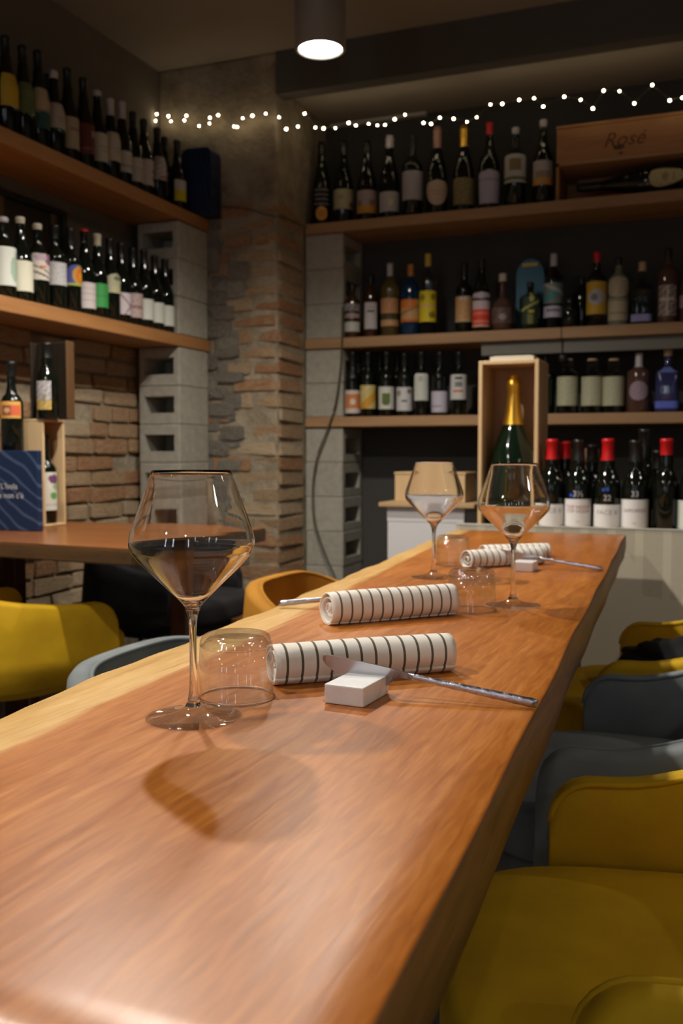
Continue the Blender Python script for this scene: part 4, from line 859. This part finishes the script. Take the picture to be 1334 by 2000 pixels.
# upper case with bottle
u0 = ony(113, 800, 2.64); uz = TZ + eh + .0005; uh = ony(118, 662, 2.64).z - uz
c2_ = thing('wine_case', 'dark narrow open case stacked on the blond case, holding a tall bottle', 'crate', (u0.x - .15, 2.625, uz))
boxo('side_board', (.148, .156, .06, .10, 0, uh), M['panel_brown'], c2_); boxo('side_board', (0, .008, .06, .10, 0, uh), M['panel_dark'], c2_)  # left board and back board coloured dark for the case's shadow
boxo('back_board', (.009, .147, .09, .10, 0, uh), M['panel_dark'], c2_)
bottle('wine_bottle', 'tall dark bottle with white and yellow label in the upper open case', (u0.x - .045, 2.625 + .020, uz), min(uh - .01, .30), .036, 'burgundy', 'bottle_dark', ('black_foil', .05),
       (.03, .125, 'rect', (.36, .35, .38), [('r', 0, 0, 1, .35, (.46, .31, .04)), ('n', .5, (.2, .18, .16)), ('r', .45, .25, .65, .5, (.2, .18, .12))]), -PI / 2 + .25, .75)
# left bottle on a small crate behind the navy box
f0 = ony(23, 800, 2.56); fz = .955
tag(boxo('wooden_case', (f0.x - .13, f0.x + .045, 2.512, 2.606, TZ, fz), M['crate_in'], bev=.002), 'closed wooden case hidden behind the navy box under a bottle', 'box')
bottle('wine_bottle', 'dark bottle with orange framed label standing behind the navy box', (f0.x, 2.56, fz + .0005), ony(23, 706, 2.56).z - fz, .037, 'bordeaux', 'bottle_dark', ('black_foil', .05),
       (ony(23, 817, 2.53).z - fz, ony(23, 784, 2.53).z - fz, 'rect', (.50, .27, .06), [('r', .22, .18, .95, .80, (.24, .06, .02)), ('r', .60, .18, .95, .80, (.50, .10, .04)), ('e', .42, .48, .12, .15, (.5, .3, .16))]), -PI / 2 + .45, 1.1)
# dark framed panel on the left wall
fr = onx(130, 415, XL + .02)
pf = thing('wall_frame', 'dark framed panel on the left wall behind the lower shelf bottles', 'frame', (XL + .001, fr.y, 1.60))
Lf = .95; Hf = fr.z - 1.60
boxo('frame_rail', (0, .022, -Lf, 0, Hf - .022, Hf), M['black_metal'], pf); boxo('frame_rail', (0, .022, -Lf, 0, 0, .02), M['black_metal'], pf)
boxo('frame_stile', (0, .022, -Lf, -Lf + .02, .0205, Hf - .0225), M['black_metal'], pf); boxo('frame_stile', (0, .022, -.02, 0, .0205, Hf - .0225), M['black_metal'], pf)
boxo('panel', (0, .008, -Lf + .02, -.02, .0205, Hf - .0225), M['panel_dark'], pf, bev=0)
for yy in (-.06, -.36, -.62): boxo('brown_strip', (.0085, .016, yy - .03, yy, .0205, Hf - .0225), M['panel_brown'], pf)

# ================================================================ CHAIRS
def ucurve(n=48, hw=.272, xf=.20, xs=-.04, xb=-.265):
    pts = []; e = 2.5
    for i in range(12): pts.append((xf + (xs - xf) * (i / 12) ** 1.9, -hw))
    m = n - 18 + 10
    for i in range(m + 1):
        a = -PI / 2 + PI * i / m; c, s = math.cos(a), math.sin(a)
        pts.append((xs + (xb - xs) * abs(c) ** (2 / e), math.copysign(hw * abs(s) ** (2 / e), s)))
    for i in range(11, -1, -1): pts.append((xf + (xs - xf) * (i / 12) ** 1.9, hw))
    return pts
def shell_mesh(arm=.58, back=.70, bot=.37, th=.042):
    P = ucurve(); n = len(P); s = [0]
    for a, b in zip(P, P[1:]): s.append(s[-1] + math.dist(a, b))
    T = s[-1]; bm = bmesh.new(); rows = []; edge = []
    for i, (x, y) in enumerate(P):
        a = Vector(P[max(i - 1, 0)]); b = Vector(P[min(i + 1, n - 1)]); d = (b - a).normalized(); nr = Vector((d.y, -d.x))   # outward
        u = s[i] / T; q = min(u, 1 - u) * 2; sm = max(0, min(1, (q - .12) / .70)); sm = sm * sm * (3 - 2 * sm)
        top = arm + (back - arm) * sm; e = min(s[i], T - s[i]); R_ = .055
        if e < R_: top -= R_ * (1 - math.sqrt(max(0, 1 - (1 - e / R_) ** 2)))
        lo = bot + (.03 * (1 - min(1, e / .12)))
        row = []
        def add(off, z, fl): row.append(bm.verts.new((x + nr.x * (off + fl), y + nr.y * (off + fl), z)))
        H_ = top - lo
        sec = [(-th / 2, lo), (-th / 2, lo + H_ * .33), (-th / 2, lo + H_ * .66), (-th / 2, top - .012), (-th / 2 + .006, top - .003), (0, top), (th / 2 - .006, top - .003), (th / 2, top - .012), (th / 2, lo + H_ * .66), (th / 2, lo + H_ * .33), (th / 2 - .004, lo + .01), (0, lo)]
        for off, z in sec:
            fl = .028 * max(0, (z - bot) / (back - bot)) - .030 * max(0, 1 - (z - lo) / .10) ** 2 * (off > 0)
            add(off, z, fl)
        rows.append(row); fl = .028 * (top - bot) / (back - bot)
        edge.append(Vector((x + nr.x * (th / 2 - .003 + fl), y + nr.y * (th / 2 - .003 + fl), top - .004)))
    m = len(rows[0])
    for a, b in zip(rows, rows[1:]):
        for k in range(m): bm.faces.new((a[k], b[k], b[(k + 1) % m], a[(k + 1) % m]))
    bm.faces.new(rows[0]); bm.faces.new(list(reversed(rows[-1]))); bmesh.ops.recalc_face_normals(bm, faces=bm.faces)
    return bm, edge
def seat_mesh():
    bm = bmesh.new(); bmesh.ops.create_grid(bm, x_segments=20, y_segments=20, size=1)
    top = []; nseg = 48; rings = []
    def sq(k, hx, hy, e=3.8):
        a = 2 * PI * k / nseg; c, s = math.cos(a), math.sin(a); return math.copysign(abs(c) ** (2 / e), c) * hx, math.copysign(abs(s) ** (2 / e), s) * hy
    bm.clear(); n = nseg
    lay = [(.0, .405, 1.0)]
    prof_ = [(.955, .385), (.99, .391), (1.0, .402), (1.0, .445), (.992, .458), (.97, .467), (.93, .4715), (.8, .4745), (.5, .477), (.2, .478)]
    prev = None
    for f, z in prof_:
        ring = []
        for k in range(n):
            x, y = sq(k, .268 * f, .240 * f); ring.append(bm.verts.new((x + .055, y, z)))
        if prev:
            for k in range(n): bm.faces.new((prev[k], prev[(k + 1) % n], ring[(k + 1) % n], ring[k]))
        else: bm.faces.new(list(reversed(ring)))
        prev = ring
    bm.faces.new(prev); return bm
def base_mesh():
    bm = bmesh.new(); n = 48; prev = None
    for f, z in ((.80, .325), (.90, .332), (.965, .35), (.975, .379), (.93, .3835)):
        ring = []
        for k in range(n):
            a = 2 * PI * k / n; c, s = math.cos(a), math.sin(a); e = 3.6
            ring.append(bm.verts.new((math.copysign(abs(c) ** (2 / e), c) * .262 * f + .055, math.copysign(abs(s) ** (2 / e), s) * .235 * f, z)))
        if prev:
            for k in range(n): bm.faces.new((prev[k], prev[(k + 1) % n], ring[(k + 1) % n], ring[k]))
        else: bm.faces.new(list(reversed(ring)))
        prev = ring
    bm.faces.new(prev); return bm
CH = {}
def chair(mat, label, x, y, rz, group=None, back=.70):
    key = round(back, 2)
    if key not in CH:
        bm, edge = shell_mesh(back=back); me = bpy.data.meshes.new('backrest'); bm.to_mesh(me); bm.free()
        bp2 = bmesh.new(); tube(bp2, edge, .0042, 6); mp_ = bpy.data.meshes.new('piping'); bp2.to_mesh(mp_); bp2.free()
        b3 = seat_mesh(); ms = bpy.data.meshes.new('seat'); b3.to_mesh(ms); b3.free()
        b4 = base_mesh(); mb_ = bpy.data.meshes.new('seat_base'); b4.to_mesh(mb_); b4.free()
        lg = []
        for sx_, sy_ in ((1, -1), (1, 1), (-1, 1), (-1, -1)):
            b5 = bmesh.new(); tube(b5, [(.015 + sx_ * .17, sy_ * .15, .335), (.015 + sx_ * .195, sy_ * .18, .16), (.015 + sx_ * .215, sy_ * .20, 0)], lambda i: (.017, .013, .009)[i], 10); ml = bpy.data.meshes.new('leg'); b5.to_mesh(ml); b5.free(); ml.materials.append(M['dark_wood']); lg.append(ml)
        for q in (me, mp_, ms, mb_):
            for pl in q.polygons: pl.use_smooth = True
        CH[key] = (me, mp_, ms, mb_, lg)
    me, mp_, ms, mb_, lg = CH[key]
    t = thing('tub_chair', label, 'chair', (x, y, 0), rz, group)
    for nm_, q in (('backrest', me), ('piping', mp_), ('seat', ms), ('seat_base', mb_)):
        if not q.materials: q.materials.append(None)
        par = t if nm_ != 'piping' else t.children[0]
        o = obj(nm_, q, None, par); o.material_slots[0].link = 'OBJECT'; o.material_slots[0].material = M[mat]
    for ml in lg: obj('leg', ml, None, t)
    return t
# right side of the table (facing it)
chair('mustard', 'nearest mustard yellow tub chair with large seat at the lower right', 0.044, 1.062, PI + .2, back=.72)
chair('bluegrey', 'blue grey tub chair between the two mustard chairs right of the table', -.040, 1.655, PI, back=.72)
chair('mustard', 'far mustard tub chair right of the table with a black jacket on it', -.030, 2.285, PI, back=.72)
# left side of the table
chair('bluegrey', 'pale blue grey tub chair left of the table behind the large wine glass', -.80, 1.50, 0.0, back=.645)
chair('mustard_o', 'ochre tub chair peeking over the table left edge before the pillar', -.85, 2.25, 0.0, back=.69)
# around the side table
chair('mustard', 'mustard tub chair beside the side table at the left edge of view', -1.95, 2.23, 1.25, back=.63)
chair('charcoal', 'charcoal tub chair in the shade behind the side table', -2.0, 3.17, 0.0, back=.70)
# jacket
bm = bmesh.new(); bmesh.ops.create_icosphere(bm, subdivisions=4, radius=1)
rj = random.Random(5)
for v in bm.verts:
    c = v.co.copy(); f = 1 + .12 * math.sin(c.x * 5 + 1) * math.sin(c.y * 6) + .06 * math.sin(c.z * 9 + c.x * 9)
    v.co = Vector((c.x * .15 * f, c.y * .13 * f, max(-.9, c.z) * .055 * f + .05))
zmin = min(v.co.z for v in bm.verts)
for v in bm.verts: v.co.z = max(v.co.z - zmin, 0) + .0
o = mesh('jacket', bm, M['cloth_black'], None, True, loc=(-.055, 2.27, .4785)); tag(o, 'crumpled black jacket on the seat of the far mustard chair', 'jacket')
# low stool near the pillar
stl = thing('low_stool', 'low reddish wooden stool standing before the masonry pillar', 'stool', (-1.47, 3.2, 0))
boxo('seat_board', (-.17, .17, -.15, .15, .38, .41), M['small_table'], stl, bev=.004)
for sx_ in (-.14, .14):
    for sy_ in (-.12, .12): boxo('leg', (sx_ - .016, sx_ + .016, sy_ - .016, sy_ + .016, 0, .3795), M['dark_wood'], stl, bev=.003)

# ================================================================ TABLE SETTINGS
ZT = .7603
def caster(o): o.cycles.is_caustics_caster = True; return o
def wine_glass(label, x, y, group, s=1.0):
    t = thing('wine_glass', label, 'glass', (x, y, ZT), 0, group)
    out = [(.0045, .103), (.0070, .1055), (.0140, .1135), (.0285, .128), (.0430, .142), (.0545, .1545), (.0575, .160), (.0586, .1665), (.0578, .173), (.0555, .181), (.0440, .213), (.0366, .2335)]
    tk = .0007
    inn = [(.03640, .2336), (.0400 - .00035, .2240), (.0440 - .0006, .213), (.0555 - tk, .181), (.0578 - tk, .173), (.0586 - tk, .1665), (.0575 - tk, .161), (.0545 - tk, .1556), (.0430 - tk, .1434), (.0285 - tk, .1295), (.0140, .1155), (.0070, .1105), (.0010, .1090)]
    def sm(pr, k=4):
        q = spline([Vector((a, 0, b)) for a, b in pr], k); return [(max(.0004, v.x), v.z) for v in q]
    bm = bmesh.new(); lathe(bm, sm(out) + sm(inn) , 72, cap0=False, cap1=True); bm.faces.new([v for v in bm.verts][:72][::-1]); bmesh.ops.recalc_face_normals(bm, faces=bm.faces)
    caster(mesh('bowl', bm, M['glass'], t, True))
    st_ = [(.0004, .0035), (.001, .0042)]
    fo = [(.0435, 0), (.0448, .0010), (.0440, .0020), (.030, .0040), (.016, .0070), (.0095, .0100), (.0085, .0108)]
    bm = bmesh.new(); lathe(bm, sm(fo, 3), 64); bmesh.ops.recalc_face_normals(bm, faces=bm.faces); mesh('foot', bm, M['thin_foot'], t, True)
    prf = [(.0060, .0109), (.0082, .0112), (.0066, .0140), (.0055, .0170), (.0040, .028), (.0034, .045), (.0033, .070), (.0037, .088), (.0048, .0975), (.0072, .1050), (.0066, .1056)]
    bm = bmesh.new(); lathe(bm, sm(prf, 3), 56); bmesh.ops.recalc_face_normals(bm, faces=bm.faces)
    mesh('stem', bm, M['glass'], t, True)
    return t
wine_glass('largest clear wine glass, standing closest on the table', -.458, .777, 'stemmed wine glasses on the table')
wine_glass('clear wine glass nearest the right edge of the table, before the champagne case', -.312, 1.552, 'stemmed wine glasses on the table')
wine_glass('clear wine glass furthest back, near the pale left edge of the table', -.532, 1.848, 'stemmed wine glasses on the table')
def tumbler(label, x, y):
    t = thing('tumbler', label, 'glass', (x, y, ZT), 0, 'upturned water tumblers'); R_ = .0385; h = .066; tk = .0011
    out = [(R_ - .0006, 0), (R_, .001), (R_ - .0004, .03), (R_ - .0012, h - .012), (R_ - .003, h - .005), (R_ - .007, h - .001), (R_ - .012, h), (.0004, h)]
    inn = [(.0004, h - .0055), (R_ - .013, h - .0055), (R_ - .0075, h - .0075), (R_ - .0045, h - .0125), (R_ - .0012 - tk, h - .018), (R_ - tk - .0004, .03), (R_ - tk, .0012), (R_ - .0006, 0)]
    bm = bmesh.new()
    wall = [(R_ - .0006, 0), (R_, .001), (R_ - .0004, .03), (R_ - .0012, h - .013)] + [(R_ - .0012 - tk, h - .013), (R_ - tk - .0004, .03), (R_ - tk, .0012), (R_ - .0006, 0)]
    base_ = [(.0004, h - .0060), (R_ - .013, h - .0062), (R_ - .0080, h - .0078), (R_ - .0050, h - .0128), (R_ - .0012 - tk, h - .0132), (R_ - .0012, h - .0128), (R_ - .0016, h - .008), (R_ - .0035, h - .0035), (R_ - .0065, h - .001), (R_ - .012, h), (.0004, h)]
    wl_ = [(R_ - .0006, 0), (R_, .001), (R_ - .0004, .03), (R_ - .0012, h - .0128), (R_ - .0014 - tk, h - .0128), (R_ - tk - .0004, .03), (R_ - tk, .0012), (R_ - .0006, 0)]
    lathe(bm, wl_, 64, False, False); mesh('wall', bm, M['thin'], t, True)
    bm = bmesh.new(); lathe(bm, [(R_ - .0003 + .0011 * math.cos(a), .0012 + .0011 * math.sin(a)) for a in [2 * PI * k / 10 for k in range(11)]], 64, False, False); bmesh.ops.remove_doubles(bm, verts=bm.verts, dist=1e-6); bmesh.ops.recalc_face_normals(bm, faces=bm.faces); caster(mesh('rim', bm, M['glass'], t, True))
    bm = bmesh.new(); bs = [(.0004, h - .0050), (R_ - .012, h - .0052), (R_ - .0070, h - .0075), (R_ - .0045, h - .0118), (R_ - .0016 - tk, h - .0127), (R_ - .0012, h - .0126), (R_ - .0016, h - .008), (R_ - .0035, h - .0035), (R_ - .0065, h - .001), (R_ - .012, h), (.0004, h)]
    bs = [(max(.0004, v.x), v.z) for v in spline([Vector((a, 0, b)) for a, b in bs], 3)]
    lathe(bm, bs, 64, True, True); bmesh.ops.recalc_face_normals(bm, faces=bm.faces); mesh('thick_base', bm, M['thin_base'], t, True)
tumbler('clear upturned tumbler behind the stem of the closest wine glass', -.457, .8615)
tumbler('clear upturned tumbler beside the foot of the right wine glass', -.364, 1.4835)
tumbler('clear upturned tumbler behind the furthest wine glass', -.553, 2.075)
def napkin(label, a, b, hgt, wid, seed, name='napkin'):
    a = Vector(a); b = Vector(b); L_ = (b - a).length; ang = math.atan2(b.y - a.y, b.x - a.x); rn = random.Random(seed)
    t = thing('rolled_napkin', label, 'napkin', ((a.x + b.x) / 2, (a.y + b.y) / 2, ZT), ang)
    bm = bmesh.new(); n = 110; turns = 3.1; th = .0016; st_ = 30; grid = []
    ph0 = rn.uniform(3.7, 4.1)
    for i in range(st_ + 1):
        u = i / st_; x = -L_ / 2 + L_ * u; rowo = []; rowi = []
        endw = 1 - .035 * math.exp(-min(u, 1 - u) * 18)
        for k in range(n + 1):
            q = k / n; th_ = ph0 + q * turns * 2 * PI
            q1_ = max(0, q - .30) / .70; rr = 1 - .035 * min(1, q / .30) - .76 * q1_ ** .9
            wob = 1 + .025 * math.sin(3 * th_ + seed) * (1 + q) + .012 * math.sin(u * 9 + th_ * 2 + seed)
            xo = x + .0035 * q * math.sin(q * 9 + seed) * (1 if u < .5 else -1) * (abs(2 * u - 1) ** 6) - (0.004 * q) * (1 if u < .5 else -1) * (abs(2 * u - 1) ** 6) * -1
            cy = math.cos(th_) * wid / 2 * rr * wob * endw; cz = math.sin(th_) * hgt / 2 * rr * wob * endw
            cz = max(cz, -hgt / 2 * .93 + .0022 * (q * turns))
            ny, nz = math.cos(th_), math.sin(th_)
            rowo.append(bm.verts.new((xo, cy, cz + hgt / 2 * .93))); rowi.append(bm.verts.new((xo, cy - ny * th, cz - nz * th + hgt / 2 * .93)))
        grid.append((rowo, rowi))
    for (ao, ai), (bo, bi) in zip(grid, grid[1:]):
        for k in range(n):
            bm.faces.new((ao[k], bo[k], bo[k + 1], ao[k + 1])); bm.faces.new((ai[k + 1], bi[k + 1], bi[k], ai[k]))
        bm.faces.new((ao[0], ai[0], bi[0], bo[0])); bm.faces.new((ao[n], bo[n], bi[n], ai[n]))
    for g_ in (grid[0], grid[-1]):
        for k in range(n): bm.faces.new((g_[0][k], g_[0][k + 1], g_[1][k + 1], g_[1][k]))
    bmesh.ops.recalc_face_normals(bm, faces=bm.faces)
    mz = min(v.co.z for v in bm.verts)
    for v in bm.verts: v.co.z -= mz
    mesh('cloth', bm, M['napkin'], t, True)
napkin('rolled white linen napkin with dark stripes lying behind the marble block and knife', (-.449, .925), (-.287, 1.062), .046, .050, 1)
napkin('rolled striped napkin with a knife handle sticking out to its left', (-.530, 1.278), (-.384, 1.436), .050, .050, 2)
napkin('rolled striped napkin behind the right wine glass stem', (-.512, 2.03), (-.375, 2.175), .040, .050, 3)
napkin('furthest rolled striped napkin beyond the far knife', (-.52, 2.22), (-.385, 2.33), .034, .046, 4)
def marble(label, x, y, rz, dx=.043, dy=.064, h=.0195):
    bm = bmesh.new(); box(bm, -dx / 2, dx / 2, -dy / 2, dy / 2, 0, h, bev=.0015, seg=2)
    o = mesh('knife_rest', bm, M['marble'], loc=(x, y, ZT)); o.rotation_euler = (0, 0, rz); tag(o, label, 'knife rest'); return o
marble('white marble knife rest block before the nearest napkin', -.340, .902, math.radians(-4))
marble('white marble knife rest block by the far napkins', -.384, 2.035, math.radians(-3), .045, .05)
marble('white marble knife rest block hidden behind the second napkin', -.520, 1.478, math.radians(10), .04, .045)
def knife(label, end, tip):
    end = Vector(end); tip = Vector(tip); L_ = (tip - end).length
    t = thing('table_knife', label, 'knife', end, 0)
    d = (tip - end).normalized(); ya = Vector((0, 0, 1)).cross(d).normalized(); za = d.cross(ya)
    Mx = Matrix((d, ya, za)).transposed().to_4x4(); Mx.translation = end; t.matrix_world = Mx
    hl = L_ * .585
    bm = bmesh.new(); prev = None; n = 12
    for i in range(19):
        u = i / 18; x = hl * u; ry = .0034 - .0010 * u; rz_ = .0050 - .0018 * u
        if i == 0: ry *= .8; rz_ *= .85
        w_ = 1 + .05 * math.sin(i * 2.4)
        ring = [bm.verts.new((x, ry * w_ * math.cos(2 * PI * k / n), rz_ * w_ * math.sin(2 * PI * k / n))) for k in range(n)]
        if prev:
            for k in range(n): bm.faces.new((prev[k], ring[k], ring[(k + 1) % n], prev[(k + 1) % n]))
        else: bm.faces.new(list(reversed(ring)))
        prev = ring
    bm.faces.new(prev); bmesh.ops.recalc_face_normals(bm, faces=bm.faces); mesh('handle', bm, M['steel_h'], t, True)
    bl = L_ - hl; up = .0032
    prof_ = [(0, up, -.0032), (.008, up + .0004, -.0042), (.014, up + .0006, -.0060), (.018, up + .0008, -.0128), (.026, up + .001, -.0175), (.05, up + .0014, -.0175), (bl * .72, up + .0014, -.0150), (bl * .88, up + .0012, -.0110), (bl * .96, up + .0006, -.0065), (bl, up - .001, -.0025)]
    bm = bmesh.new(); S = []
    for i, (x, a, b) in enumerate(prof_):
        tt = .0011 if i < 9 else .0007
        S.append([bm.verts.new((hl + x, y_, z_)) for y_, z_ in ((-tt, a), (tt, a), (tt * .25, b), (-tt * .25, b))])
    for a, b in zip(S, S[1:]):
        for k in range(4): bm.faces.new((a[k], b[k], b[(k + 1) % 4], a[(k + 1) % 4]))
    bm.faces.new(S[0]); bm.faces.new(list(reversed(S[-1]))); bmesh.ops.recalc_face_normals(bm, faces=bm.faces)
    mesh('blade', bm, M['steel'], t)
kt = ony(631, 1284, .925)
knife('steel table knife resting across the near marble block, handle to the right', onz(1050, 1375, .7655), kt)
knife('steel table knife leaning on the far marble block', onz(1178, 1112, .7655), onz(968, 1075, .795))
k2a = onz(544, 1179, .7670); k2d = onz(815, 1153, .790) - k2a
knife('steel knife handle sticking out left of the second napkin', k2a, k2a + k2d)
